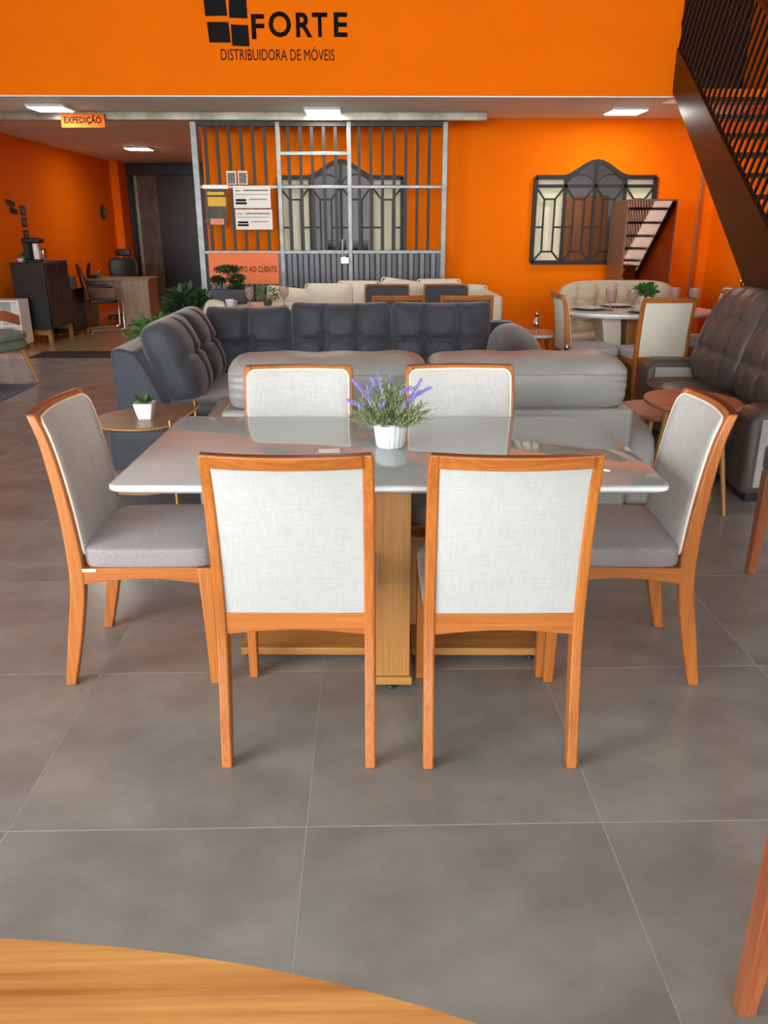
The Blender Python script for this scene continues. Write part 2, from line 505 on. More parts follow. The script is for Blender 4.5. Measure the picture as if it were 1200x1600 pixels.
def text(name, body, x0, x1, z0, z1, y, m, parent=None, depth=0.004, bold=0.0, face='-y', xfix=None):
    """lettering as a thin mesh fitted into a rectangle, on a wall that faces -y (or +x)"""
    cu = bpy.data.curves.new(name, 'FONT')
    cu.body = body
    cu.offset = bold
    cu.resolution_u = 3
    tmp = bpy.data.objects.new(name + '_tmp', cu)
    COL.objects.link(tmp)
    bpy.context.view_layer.update()
    me = bpy.data.meshes.new_from_object(tmp.evaluated_get(bpy.context.evaluated_depsgraph_get()))
    bpy.data.objects.remove(tmp)
    xs = [v.co.x for v in me.vertices]; ys = [v.co.y for v in me.vertices]
    ax, bx_, ay, by = min(xs), max(xs), min(ys), max(ys)
    bm = bmesh.new(); bm.from_mesh(me)
    r = bmesh.ops.extrude_face_region(bm, geom=bm.faces[:])
    top = set(e for e in r['geom'] if isinstance(e, bmesh.types.BMVert))
    for v in bm.verts:
        u = x0 + (v.co.x - ax) / (bx_ - ax) * (x1 - x0)
        w = z0 + (v.co.y - ay) / (by - ay) * (z1 - z0)
        d = depth if v in top else 0.0
        v.co = (u, y - d, w) if face == '-y' else (y + d, u, w)
    bmesh.ops.recalc_face_normals(bm, faces=bm.faces)
    bm.to_mesh(me); bm.free()
    me.name = name
    return link(name, me, m, parent, smooth=False)

# ================================================================== THE SETTING
# ---- floor: grout bed with porcelain tiles 0.8 m square
GX, GY, T = -0.9753, 2.5355, 0.8
FLOOR_END = 9.93
fl = struct(MB().bb(HX0, HX1, HY0, FLOOR_END, -0.12, -0.0008).build('floor', 'grout', smooth=False),
            'grey porcelain tiled showroom floor with pale joints', 'floor')
tile_me = {}
gap = 0.0038
for i in range(-6, 8):
    for j in range(-6, 10):
        xa, xb = max(GX + i * T, HX0), min(GX + (i + 1) * T, HX1)
        ya, yb = max(GY + j * T, -2.3), min(GY + (j + 1) * T, FLOOR_END)
        if xb - xa < 0.03 or yb - ya < 0.03: continue
        key = (round(xb - xa, 3), round(yb - ya, 3))
        if key not in tile_me:
            o = MB().bb(gap / 2, xb - xa - gap / 2, gap / 2, yb - ya - gap / 2, -0.02, 0).build('tile', 'tile', fl, smooth=False)
            tile_me[key] = o
        else:
            o = tile_me[key].copy(); COL.objects.link(o)
        o.location = (xa, ya, 0)
struct(MB().bb(HX0, HX1, HY0, -2.302, -0.11, -0.0002).build('floor_entrance', 'tile', smooth=False), 'plain grey floor by the shop front', 'floor')
struct(MB().bb(HX0, HX1, FLOOR_END, 17.6, -0.12, 0.0).build('floor_annex', 'beige_floor', smooth=False), 'glossy beige floor beyond the steel gate line', 'floor')
struct(MB().bb(-30, 30, -40, HY0, -0.2, -0.05).build('ground_street', 'street', smooth=False), 'pale street outside the open shop front', 'ground')
struct(MB().bb(-30, HX0 - 0.2, HY0, 8, -0.2, -0.05).build('ground_yard', 'street', smooth=False), 'pale yard outside the side opening', 'ground')

# ---- side walls
wl = MB().bb(HX0 - 0.15, HX0, 8.85, 17.6, 0, HZ).build('wall_left', 'orange', smooth=False)
struct(MB().bb(HX0 - 0.15, HX0, 0.5, 8.85, 0, HZ).bb(HX0 - 0.15, HX0, HY0, 0.5, 3.8, HZ).bb(HX0 - 0.15, HX0, HY0, -7.5, 0, 3.8).build('wall_left_hall', 'hall_wall', smooth=False), 'pale left wall of the showroom hall', 'wall')
struct(wl, 'orange left wall', 'wall')
struct(MB().bb(HX1, HX1 + 0.15, HY0, 4.0, 0, HZ).build('wall_right_hall', 'hall_wall', smooth=False), 'pale right wall of the showroom hall', 'wall')
struct(MB().bb(HX1, HX1 + 0.15, 4.0, 10.65, 0, HZ).build('wall_right', 'orange', smooth=False), 'orange right wall beside the stair', 'wall')
struct(MB().bb(HX0 - 0.15, HX1 + 0.15, HY0, 10.7, HZ, HZ + 0.12).build('ceiling_hall', 'roof', smooth=False), 'high pale roof over the showroom', 'ceiling')

# ---- mezzanine: orange front and pale soffit
MY, CZ, BY, MX1 = 8.85, 2.745, 10.5, 3.09
struct(MB().bb(HX0, MX1, MY, MY + 0.12, CZ, HZ).build('wall_mezzanine', 'orange', smooth=False),
       'orange mezzanine front carrying the black shop logo', 'wall')
struct(MB().bb(HX0, MX1, MY - 0.004, 10.6, CZ - 0.012, CZ - 0.0005).bb(MX1, HX1, 9.25, 10.6, CZ - 0.012, CZ + 0.12).bb(HX0, -1.97, 10.6, 17.6, CZ - 0.012, CZ + 0.12)
       .build('ceiling_mezzanine', 'slab', smooth=False), 'pale soffit under the mezzanine', 'ceiling')
struct(MB().bb(MX1 - 0.02, HX1, 10.0, 10.08, CZ + 0.12, HZ).bb(MX1 - 0.1, MX1, MY + 0.12, 10.0, CZ + 0.12, HZ)
       .build('wall_landing', 'dark_door', smooth=False), 'dark partition at the head of the stair', 'wall')

struct(MB().bb(MX1, HX1, 9.235, 9.25, CZ + 0.03, CZ + 0.125).build('trim_3', 'orange', smooth=False), 'orange fascia at the head of the stair', 'trim')
# ---- back wall with two bell-topped window openings
def bell(cx, hw, zs, zp, n=24):
    pts = []
    for k in range(n + 1):
        u = -1 + 2 * k / n
        a = abs(u)
        s = 1.0 if a < 1e-6 else (0.0 if a > 0.56 else 0.5 + 0.5 * math.cos(PI * a / 0.56))
        pts.append((cx + u * hw, zs + (zp - zs) * s))
    return pts

W1 = dict(cx=-0.312, hw=0.752, z0=1.092, zs=2.082, zp=2.262)
W2 = dict(cx=2.807, hw=0.738, z0=1.092, zs=2.085, zp=2.262)
def wall_with_windows(x0, x1, y0, y1, ztop, wins):
    mb = MB()
    x = x0
    for w in wins:
        a, b = w['cx'] - w['hw'], w['cx'] + w['hw']
        mb.bb(x, a, y0, y1, 0, ztop)
        mb.bb(a, b, y0, y1, 0, w['z0'])
        tp = bell(w['cx'], w['hw'], w['zs'], w['zp'])
        for p, q in zip(tp, tp[1:]):
            mb.prism([p, q, (q[0], ztop), (p[0], ztop)], 'y', y0, y1)
        x = b
    return mb.bb(x, x1, y0, y1, 0, ztop)
struct(wall_with_windows(-1.97, HX1, BY, BY + 0.15, CZ, [W1, W2]).build('wall_back', 'orange', smooth=False), 'orange back wall with two bell-topped windows', 'wall')
struct(MB().bb(4.15, HX1, BY - 0.1, BY, 0, CZ - 0.012).build('trim_1', 'orange', smooth=False), 'orange pilaster in the right corner', 'trim')
struct(MB().bb(-1.97, -1.85, BY + 0.15, 17.6, 0, CZ).build('wall_annex_right', 'orange', smooth=False), 'wall between annex and office', 'wall')
struct(MB().bb(HX0, -1.85, 17.6, 17.75, 0, CZ + 0.1).build('wall_annex_back', 'black_foam', smooth=False), 'dark end wall of the annex', 'wall')
struct(MB().bb(HX0, HX0 + 0.16, 16.95, 17.55, 0, CZ - 0.012).build('trim_2', 'orange', smooth=False), 'orange pilaster beside the dark doors', 'trim')
# office behind the windows
OY = 13.4
of = MB().bb(-1.85, HX1, OY, OY + 0.1, 0, CZ).bb(-1.84, -1.80, BY + 0.15, OY, 0, CZ).bb(HX1 - 0.05, HX1, BY + 0.15, OY, 0, CZ)
struct(of.build('wall_office', 'office', smooth=False), 'pale office walls seen through the windows', 'wall')
struct(MB().bb(-1.85, HX1, 10.6, OY + 0.1, CZ - 0.01, CZ + 0.1).build('ceiling_office', 'office', smooth=False), 'office ceiling', 'ceiling')

def window(name, w, label, panes_clear):
    cx, hw, z0, zs, zp = (w[k] for k in ('cx', 'hw', 'z0', 'zs', 'zp'))
    y = BY - 0.02
    root = bpy.data.objects.new(name, None); COL.objects.link(root); root.location = (cx, y, z0)
    struct(root, label, 'window')
    zs, zp = zs - z0, zp - z0
    L = lambda x, z, dy=0: (x, dy, z)
    tp = bell(0, hw, zs, zp)
    fr = MB()
    out = [(-hw, 0)] + tp + [(hw, 0)]
    for p, q in zip(out, out[1:] + out[:1]):
        fr.bar(L(*p), L(*q), 0.05, 0.045, ref=(0, 1, 0))
    # inner second rim under the bell
    fr.build('frame', 'grille', root, smooth=False)
    topz = lambda x: lerp_tab([(p[0], p[1]) for p in tp], x)
    rail = zs - 0.1
    for x in (-hw * 0.5, 0, hw * 0.5):
        MB().bar(L(x, 0), L(x, topz(x)), 0.036, 0.036, ref=(0, 1, 0)).build('mullion', 'grille', root, smooth=False)
    MB().bar(L(-hw, rail), L(hw, rail), 0.036, 0.036, ref=(0, 1, 0)).build('transom', 'grille', root, smooth=False)
    q = hw * 0.5
    for k in range(4):
        x0, x1 = -hw + k * q, -hw + (k + 1) * q
        xm, hwid = (x0 + x1) / 2, q / 2
        g = MB()
        bars = [((xm - hwid * 0.36, 0.13), (xm - hwid * 0.36, rail - 0.15)), ((xm + hwid * 0.36, 0.13), (xm + hwid * 0.36, rail - 0.15)),
                ((xm - hwid * 0.36, 0.13), (xm + hwid * 0.36, 0.13)), ((xm - hwid * 0.36, rail - 0.15), (xm + hwid * 0.36, rail - 0.15)),
                ((xm - hwid * 0.36, rail - 0.15), (x0, rail)), ((xm + hwid * 0.36, rail - 0.15), (x1, rail)),
                ((xm - hwid * 0.36, 0.13), (x0, 0.0)), ((xm + hwid * 0.36, 0.13), (x1, 0.0)),
                ((x0, rail * 0.47), (xm - hwid * 0.36, rail * 0.47)), ((x1, rail * 0.47), (xm + hwid * 0.36, rail * 0.47))]
        for a, b in bars:
            g.bar(L(*a), L(*b), 0.02, 0.02, ref=(0, 1, 0))
        if k in (1, 2):      # fan arcs under the bell
            arc = [(xm + hwid * 0.95 * math.cos(t), rail + hwid * 0.72 * math.sin(t)) for t in [PI * i / 10 for i in range(11)]]
            for a, b in zip(arc, arc[1:]):
                g.bar(L(*a), L(*b), 0.02, 0.02, ref=(0, 1, 0))
        g.build('grille', 'grille', root, smooth=False)
        pts = [(x0, 0), (x1, 0)] + [(x0 + (x1 - x0) * t, topz(x0 + (x1 - x0) * t) - 0.02) for t in (1, .75, .5, .25, 0)]
        MB().prism(pts, 'y', 0.045, 0.051).build('pane', 'clear' if k in panes_clear else 'pane', root, smooth=False)
window('window_1', W1, 'bell-topped steel window behind the bar gate', (1, 2))
window('window_2', W2, 'bell-topped steel window beside the mirrored wardrobe', (1, 2))

# ---- annex doors
d = bpy.data.objects.new('door_1', None); COL.objects.link(d); d.location = (-5.0, 17.52, 0)
struct(d, 'tall dark metal sliding doors at the end of the annex', 'door')
MB().bb(0.16, 3.1, -0.02, 0.04, 2.5, 2.7).bb(0.16, 0.24, -0.02, 0.04, 0, 2.5).build('door_frame', 'black_metal', d, bevel=0.005)
MB().bb(0.30, 0.36, -0.03, 0.02, 0, 2.5).build('door_stile', 'rail', d, bevel=0.005)
MB().bb(0.36, 0.76, -0.01, 0.02, 0, 2.5).build('door_pane', 'door_glass', d, smooth=False)
for a, b in ((0.76, 1.92), (1.94, 3.1)):
    lf = MB().bb(a, b, -0.05, 0.0, 0, 2.5).build('door_leaf', 'dark_door', d, bevel=0.006)
    MB().bb(b - 0.30, b - 0.16, -0.075, -0.05, 1.62, 1.645).build('door_handle', 'steel', lf, bevel=0.003)

# ================================================================== WALL LOGO AND SIGNS
lg = thing('wall_logo', 'black shop logo with four squares and bold lettering on the orange mezzanine front', 'logo', (0, MY - 0.001, 0))
for poly in ([(-1.545, 3.62), (-1.335, 3.62), (-1.326, 3.432), (-1.535, 3.427)], [(-1.303, 3.61), (-1.137, 3.61), (-1.131, 3.408), (-1.306, 3.415)],
             [(-1.525, 3.378), (-1.318, 3.378), (-1.305, 3.205), (-1.512, 3.205)], [(-1.296, 3.358), (-1.130, 3.352), (-1.126, 3.172), (-1.292, 3.178)]):
    MB().prism(poly, 'y', -0.006, 0.0).build('square', 'ink', lg, smooth=False)
for ch, a, b, z0, z1 in (('F', -1.098, -0.975, 3.235, 3.445), ('O', -0.932, -0.716, 3.250, 3.470), ('R', -0.668, -0.512, 3.252, 3.460), ('T', -0.512, -0.365, 3.254, 3.460), ('E', -0.303, -0.172, 3.256, 3.462)):
    text('letter', ch, a, b, z0, z1, 0.0, 'ink', lg, 0.006, bold=0.022)
text('lettering', 'DISTRIBUIDORA DE MÓVEIS', -1.408, -0.302, 3.052, 3.175, 0.0, 'ink', lg, 0.004)

sg = thing('hanging_sign', 'small orange hanging sign reading EXPEDIÇÃO below the mezzanine edge', 'sign', (0, 9.88, 0))
MB().bb(-3.39, -2.91, -0.004, 0.004, 2.565, 2.705).build('panel', 'sign2', sg, smooth=False)
text('lettering', 'EXPEDIÇÃO', -3.355, -2.945, 2.592, 2.688, -0.004, 'ink', sg, 0.002, bold=0.022)
for x in (-3.3, -3.0):
    MB().tube([(x, 0, 2.705), (x, 0, CZ - 0.012)], 0.003, 6).build('hanger', 'steel', sg)

# ================================================================== STEEL BAR GATE
GTY = 10.0
gt = thing('bar_gate', 'grey steel bar partition with door and corrugated lower panels', 'gate', (0, GTY, 0))
GL, GR, GTOP, GMID, GLOW = -1.955, 0.905, 2.62, 1.955, 1.235
for x, w in ((GL, 0.07), (GR, 0.06), (-1.005, 0.05), (-0.195, 0.05)):
    MB().bb(x - w / 2, x + w / 2, -0.03, 0.03, 0, GTOP + 0.02).build('post', 'steel', gt, bevel=0.004)
for z, h in ((GTOP, 0.06), (GMID, 0.035), (GLOW, 0.04), (0.08, 0.05)):
    MB().bb(GL, GR, -0.025, 0.025, z - h / 2, z + h / 2).build('cross_rail', 'grille' if z == GTOP else 'steel', gt, bevel=0.004)
MB().bb(-1.0, -0.2, -0.027, 0.027, 2.29, 2.33).build('cross_rail', 'steel', gt, bevel=0.004)
bar_src = None
x = GL + 0.125
while x < GR - 0.05:
    if min(abs(x + 1.005), abs(x + 0.195)) > 0.05:
        if bar_src is None:
            bar_src = MB().bb(-0.018, 0.018, -0.014, 0.014, GLOW, GTOP).build('bar', 'grille', gt, smooth=False)
            o = bar_src
        else:
            o = bar_src.copy(); COL.objects.link(o)
        o.location = (x, 0, 0)
    x += 0.1345
slat_src = None
x = GL + 0.08
while x < GR - 0.05:
    prof = [(0, 0.0), (0.004, -0.016), (0.05, -0.02), (0.058, -0.014), (0.066, -0.02), (0.112, -0.016), (0.116, 0.0)]
    if slat_src is None:
        slat_src = MB().prism(prof, 'z', 0.1, GLOW - 0.02).build('slat', 'slat_steel', gt, smooth=False); o = slat_src
    else:
        o = slat_src.copy(); COL.objects.link(o)
    o.location = (x, 0, 0)
    x += 0.132
MB().bb(GL, GR, 0.002, 0.008, 0.1, GLOW).build('back_sheet', 'grille', gt, smooth=False)
lk = MB().bb(-0.32, -0.21, -0.05, -0.03, 1.10, 1.18).build('lock_plate', 'chrome', gt, bevel=0.01)
MB().bb(-0.30, -0.28, -0.05, -0.03, 1.19, 1.38).build('door_pull', 'steel', gt, bevel=0.004)
tag(MB().bb(HX0 + 0.02, 1.37, 9.93, 9.99, 2.65, CZ - 0.013).bb(HX0 + 0.02, 1.37, 9.92, 10.0, 2.645, 2.655).build('sliding_rail', 'rail', bevel=0.004),
    'long metal sliding rail fixed under the soffit above the gate', 'rail')

s2 = thing('counter_sign', 'coral sign reading ATENDIMENTO AO CLIENTE on the gate behind the topiary', 'sign', (0, GTY - 0.032, 0))
MB().bb(-1.885, -1.055, -0.008, 0, 0.872, 1.232).build('panel', 'sign', s2, bevel=0.002)
text('lettering', 'ATENDIMENTO AO CLIENTE', -1.84, -1.08, 1.01, 1.075, -0.008, 'ink', s2, 0.002, bold=0.004)

ps = thing('poster', 'dark poster with yellow band taped to the gate bars', 'poster', (0, GTY - 0.03, 0))
MB().bb(-1.865, -1.625, -0.003, 0, 1.54, 1.93).build('sheet', 'poster', ps, smooth=False)
MB().bb(-1.845, -1.635, -0.005, -0.003, 1.745, 1.845).build('yellow_band', 'yellow', ps, smooth=False)
MB().bb(-1.83, -1.67, -0.005, -0.003, 1.545, 1.61).build('salmon_band', 'salmon', ps, smooth=False)
MB().bb(-1.845, -1.65, -0.005, -0.003, 1.868, 1.90).build('gold_band', 'yellow', ps, smooth=False)
MB().bb(-1.89, -1.60, -0.012, -0.003, 1.935, 1.975).build('tape', 'white', ps, smooth=False)
for (nm, lab, x0, x1, z0, z1) in (('notice', 'upper white notice sheet taped to the gate bars', -1.545, -1.115, 1.725, 1.965), ('notice', 'lower white notice sheet taped to the gate bars', -1.535, -1.105, 1.49, 1.71)):
    nn = thing(nm, lab, 'notice', (0, GTY - 0.03, 0), group='white notices on the gate')
    MB().bb(x0, x1, -0.003, 0, z0, z1).build('sheet', 'paper', nn, smooth=False)
    for a, b, zz, hh, mm in ((0.28, 0.95, 0.80, 0.03, 'print'), (0.05, 0.2, 0.78, 0.02, 'print'), (0.05, 0.95, 0.62, 0.012, 'print'), (0.06, 0.34, 0.36, 0.05, 'ink'), (0.05, 0.35, 0.22, 0.05, 'ink'), (0.42, 0.9, 0.4, 0.02, 'print')):
        MB().bb(x0 + a * (x1 - x0), x0 + b * (x1 - x0), -0.0045, -0.003, z0 + (z1 - z0) * (zz - hh), z0 + (z1 - z0) * (zz + hh)).build('print_line', mm, nn, smooth=False)
for lab, x0 in (('small grey paper slip clipped to the gate, left one', -1.61), ('small grey paper slip clipped to the gate, right one', -1.48)):
    nn = thing('paper_slip', lab, 'notice', (0, GTY - 0.03, 0), group='paper slips on the gate')
    MB().bb(x0, x0 + 0.11, -0.003, 0, 1.98, 2.125).build('sheet', 'paper', nn, smooth=False)
    MB().bb(x0 + 0.012, x0 + 0.098, -0.005, -0.003, 1.99, 2.105).build('picture', 'paper_grey', nn, smooth=False)

# ---- soffit lamps, plus added office lamps that brighten the windows
def lamp(loc, label, m='lamp'):
    t = thing('ceiling_lamp', label, 'lamp', loc, group='square soffit lamps')
    MB().bb(-0.2, 0.2, -0.2, 0.2, -0.03, 0).build('frame', 'lamp_frame', t, bevel=0.006)
    MB().bb(-0.18, 0.18, -0.18, 0.18, -0.036, -0.03).build('diffuser', m, t, smooth=False)
SZ = CZ - 0.012
lamp((-3.36, 9.52, SZ), 'square soffit lamp at the far left above the hanging sign')
lamp((-0.47, 9.72, SZ), 'square soffit lamp above the bar gate')
lamp((2.86, 9.69, SZ), 'square soffit lamp above the window near the stair')
lamp((-3.68, 14.2, SZ), 'square soffit lamp deep in the annex above the desk')
lamp((-0.3, 11.9, CZ - 0.01), 'unseen square lamp added on the office ceiling to brighten the gate window', 'office_fill')
lamp((2.5, 11.7, CZ - 0.01), 'unseen square lamp added on the office ceiling to brighten the right window', 'office_fill')

# ---- conduit
cd = thing('conduit_pipe', 'thin grey conduit running down the right end of the back wall', 'pipe', (4.12, BY - 0.02, 0))
MB().tube([(0, 0, 0.25), (0, 0, SZ)], 0.011, 8).build('pipe', 'pvc', cd)
for z in (0.7, 1.4, 2.1):
    MB().box((0, 0.008, z), (0.05, 0.02, 0.02)).build('clip', 'pvc', cd)

# ================================================================== STAIRCASE
st = thing('staircase', 'dark steel staircase with slanted bar railing rising to the mezzanine', 'staircase', (MX1, 0, 0))
SLP = math.tan(math.radians(34.4))
z_low = lambda y: 2.70 + (y - 8.70) * SLP          # lower edge of the stringer
SW = HX1 - MX1 - 0.06
ya, yb = 8.70 - 2.70 / SLP, 9.02
for nm, xo in (('stringer', 0.0), ('stringer', SW)):
    MB().prism([(ya, 0), (ya + 0.55, 0), (yb, z_low(yb)), (yb, z_low(yb) + 0.37), (ya, 0.37)], 'x', xo - 0.025, xo + 0.025).build(nm, 'brown_steel', st, bevel=0.006)
nst = 15
tr_src = None
for k in range(1, nst):
    z = 2.75 * k / nst
    y = ya + (z / SLP) - 0.05
    if tr_src is None:
        tr_src = MB().bb(0.025, SW - 0.025, 0, 0.26, -0.035, 0).build('tread', 'black_metal', st, bevel=0.003); o = tr_src
    else:
        o = tr_src.copy(); COL.objects.link(o)
    o.location = (0, y, z + 0.12)
ang = math.atan(SLP)
nrm = (0, -math.sin(ang), math.cos(ang))
for xo, nm in ((0.0, 0), (SW, 1)):
    src = None
    s = 0.35
    Ls = (yb - ya) / math.cos(ang)
    while s < Ls - 0.02:
        y0 = ya + s * math.cos(ang); z0 = 0.37 + s * math.sin(ang)
        if src is None:
            src = MB().bar((0, 0, 0), (0, nrm[1] * 0.98, nrm[2] * 0.98), 0.02, 0.02, ref=(1, 0, 0)).build('baluster', 'black_metal', st, smooth=False); o = src
        else:
            o = src.copy(); COL.objects.link(o)
        o.location = (xo, y0, z0)
        s += 0.105
    p0 = Vector((xo, ya + 0.3 * math.cos(ang), 0.37 + 0.3 * math.sin(ang))) + Vector(nrm) * 0.98
    p1 = Vector((xo, yb, 0.37 + Ls * math.sin(ang))) + Vector(nrm) * 0.98
    MB().bar(p0, p1, 0.05, 0.04).build('handrail', 'brown_steel', st, bevel=0.006)
# landing guard above the mezzanine edge
lgd = thing('landing_guard', 'black bar guard on the mezzanine landing above the stair', 'railing', (MX1 + 0.06, 9.3, CZ + 0.12))
gsrc = None
for k in range(9):
    if gsrc is None: gsrc = MB().bb(-0.008, 0.008, -0.008, 0.008, 0, 1.0).build('bar', 'black_metal', lgd, smooth=False); o = gsrc
    else: o = gsrc.copy(); COL.objects.link(o)
    o.location = (0.0, 0.04 + k * 0.07, 0)
MB().bb(-0.02, 0.02, 0, 0.66, 1.0, 1.04).build('top_rail', 'brown_steel', lgd, bevel=0.004)

# ================================================================== DINING CHAIR (one pattern, several finishes)
REAR = [(0, -.264), (.17, -.236), (.39, -.2), (.575, -.2), (.762, -.216), (.9, -.238), (.97, -.262)]
THK = [(0, .036), (.18, .05), (.42, .052), (.575, .046), (.77, .038), (.97, .030)]
CHW = 0.23
def sag(x, z): return 0.032 * max(0.0, min(1.0, (z - .45) / .5)) * (1 - (x / CHW) ** 2)

def densify(pts, step=.03):
    out = []
    for p, q in zip(pts, pts[1:] + pts[:1]):
        k = max(1, int(math.hypot(q[0] - p[0], q[1] - p[1]) / step))
        out += [(p[0] + (q[0] - p[0]) * i / k, p[1] + (q[1] - p[1]) * i / k) for i in range(k)]
    return out
def sag2(x, z): return 0.030 * max(0.0, min(1.0, (z - .45) / .5)) * (1 - min(1.0, abs(x) / .212) ** 2)

def dining_chair(name, label, loc, rz, group, back='cane', front='cane_front', seat='seat', woodset=('wood_z', 'wood_x', 'wood_y'), tagged=False, pipe='piping'):
    wz, wx, wy = woodset
    t = thing(name, label, 'chair', loc, rz, group)
    for s in (-1, 1):
        rings = []
        for k in range(27):
            z = 0.968 * k / 26
            a = lerp_tab(REAR, z); b = a + lerp_tab(THK, z)
            x0, x1 = s * (CHW - 0.032), s * (CHW - (.004 if k == 26 else 0))
            rings.append([(x0, a, z), (x1, a, z), (x1, b, z), (x0, b, z)])
        MB().loft(rings).build('back_leg', wz, t, bevel=0.006, segs=3)
        rings = []
        for z, w, y0, y1 in ((0, .030, .246, .280), (.2, .034, .242, .281), (.445, .042, .232, .281)):
            x0, x1 = s * (CHW - w), s * CHW
            rings.append([(x0, y0, z), (x1, y0, z), (x1, y1, z), (x0, y1, z)])
        MB().loft(rings).build('front_leg', wz, t, bevel=0.004)
        # side apron, arched below
        arc = [(-.155 + .39 * k / 10, .388 + .02 * math.sin(PI * k / 10)) for k in range(11)]
        MB().prism(arc + [(.235, .447), (-.155, .447)], 'x', s * (CHW - 0.024), s * (CHW - 0.002)).build('side_apron', wy, t, bevel=0.002)
    inner = CHW - 0.03
    arc = [(-inner + 2 * inner * k / 12, .388 + .02 * math.sin(PI * k / 12)) for k in range(13)]
    MB().prism(arc + [(inner, .447), (-inner, .447)], 'y', .248, .272).build('front_apron', wx, t, bevel=0.002)
    arc = [(-inner + 2 * inner * k / 12, .412 + .014 * math.sin(PI * k / 12)) for k in range(13)]
    MB().prism(arc + [(inner, .480), (-inner, .480)], 'y', -.192, -.158).build('back_rail', wx, t, bevel=0.002)
    # top rail follows the curve of the back
    X = lambda u: -inner - .002 + 2 * (inner + .002) * u
    zt = lambda v: .928 + .040 * v
    MB().slab(lambda u, v: (X(u), lerp_tab(REAR, zt(v)) - sag(X(u), zt(v)), zt(v)),
              lambda u, v: (X(u), lerp_tab(REAR, zt(v)) + lerp_tab(THK, zt(v)) - sag(X(u), zt(v)), zt(v)), 16, 2).build('top_rail', wx, t, bevel=0.004)
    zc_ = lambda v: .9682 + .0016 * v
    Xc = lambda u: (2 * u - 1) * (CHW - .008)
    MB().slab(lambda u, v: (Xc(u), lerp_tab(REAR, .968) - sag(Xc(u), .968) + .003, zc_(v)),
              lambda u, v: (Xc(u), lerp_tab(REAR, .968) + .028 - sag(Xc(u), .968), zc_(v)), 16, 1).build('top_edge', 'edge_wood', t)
    # back panel: woven behind, upholstered in front
    zp = lambda v: .478 + .452 * v
    Xp = lambda u: (2 * u - 1) * (inner + .001)
    mid = lambda z: lerp_tab(REAR, z) + lerp_tab(THK, z) * 0.5
    MB().slab(lambda u, v: (Xp(u), lerp_tab(REAR, zp(v)) + .010 - sag(Xp(u), zp(v)), zp(v)),
              lambda u, v: (Xp(u), mid(zp(v)) - sag(Xp(u), zp(v)), zp(v)), 14, 12).build('back_panel', back, t)
    oc = rrect(2 * CHW - .036, .470, .03, 6)
    zc = .718
    oc = densify(oc)
    fr = lambda z: lerp_tab(REAR, z) + lerp_tab(THK, z)
    outer = [(x, fr(zc + q) - sag2(x, zc + q) + .001, zc + q) for x, q in oc]
    pad = MB()
    lay = []
    for sc_, dy in ((1.0, -.004), (0.995, .006), (0.965, .011)):
        lay.append([(x * sc_, fr(zc + q * sc_) - sag2(x * sc_, zc + q * sc_) + dy, zc + q * sc_) for x, q in oc])
    for kk in (0.8, 0.55, 0.3, 00.05):
        lay.append([(x * kk, fr(zc + q * kk) - sag2(x * kk, zc + q * kk) + .012, zc + q * kk) for x, q in oc])
    pad.loft(lay, caps=False)
    m_ = len(oc)
    pad.f.append(tuple(len(pad.v) - m_ + i for i in range(m_)))
    pd = pad.build('front_panel', front, t, angle=60)
    MB().tube([(x, y + .004, z) for x, y, z in outer], .0045, 6, closed=True).build('piping', pipe, pd)
    # seat pad
    def sd(q, p):
        if p.y < 0: p.x *= 1 - 0.02 * abs(q.y)
        return p
    MB().cushion((0, .067, .482), (.232, .220, .039), e=9, seg=16, fn=sd, crown=(0, 0, .28)).build('seat', seat, t, angle=80)
    if tagged:
        MB().bb(CHW - .002, CHW + .001, -.15, -.105, .436, .446).build('maker_tag', 'tag', t, smooth=False)
    return t

CG = 'chairs around the white dining table'
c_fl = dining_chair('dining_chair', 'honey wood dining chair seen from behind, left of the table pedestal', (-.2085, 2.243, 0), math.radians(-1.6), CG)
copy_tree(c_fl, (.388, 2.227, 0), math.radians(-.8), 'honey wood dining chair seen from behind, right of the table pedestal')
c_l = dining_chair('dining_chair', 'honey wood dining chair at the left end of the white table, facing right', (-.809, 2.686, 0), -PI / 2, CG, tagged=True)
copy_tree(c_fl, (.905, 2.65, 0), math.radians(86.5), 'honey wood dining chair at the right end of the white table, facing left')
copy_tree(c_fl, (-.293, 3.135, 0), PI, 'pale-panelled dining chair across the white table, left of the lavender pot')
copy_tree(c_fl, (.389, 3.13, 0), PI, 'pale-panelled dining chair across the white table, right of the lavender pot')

# ================================================================== WHITE DINING TABLE
tb = thing('dining_table', 'white glass-topped dining table on an oak pedestal with six chairs', 'table', (.073, 2.81, 0), math.radians(-1.5))
TW, TD, TH = 1.745, .945, .770
rings = []
for w, dpt, z in ((TW - .09, TD - .09, .728), (TW - .012, TD - .012, .746), (TW, TD, .752), (TW, TD, .764)):
    rings.append([(x, y, z) for x, y in rrect(w, dpt, .03)])
MB().loft(rings).build('table_edge', 'white_lacquer', tb, angle=30)
rings = [[(x, y, z) for x, y in rrect(TW - k, TD - k, .03)] for k, z in ((.004, .7635), (.004, .768), (.009, .770))]
MB().loft(rings).build('glass_top', 'glass_top', tb, angle=30)
px = .083 - .073
MB().bb(px - .0635, px + .0635, -.40, .40, .052, .728).build('pedestal', 'oak_z', tb, bevel=0.002)
MB().bb(px - .0715, px + .0715, -.41, .41, .022, .052).build('pedestal_foot', 'oak_x', tb, bevel=0.002)
MB().bb(-.545, -.065, -.205, .205, .022, .052).build('base_board', 'oak_x', tb, bevel=0.002)
MB().bb(.085, .552, -.205, .205, .022, .052).build('base_board', 'oak_x', tb, bevel=0.002)
MB().bb(-.545, .552, -.02, .02, .052, .42).build('cross_panel', 'oak_z', tb, bevel=0.002)
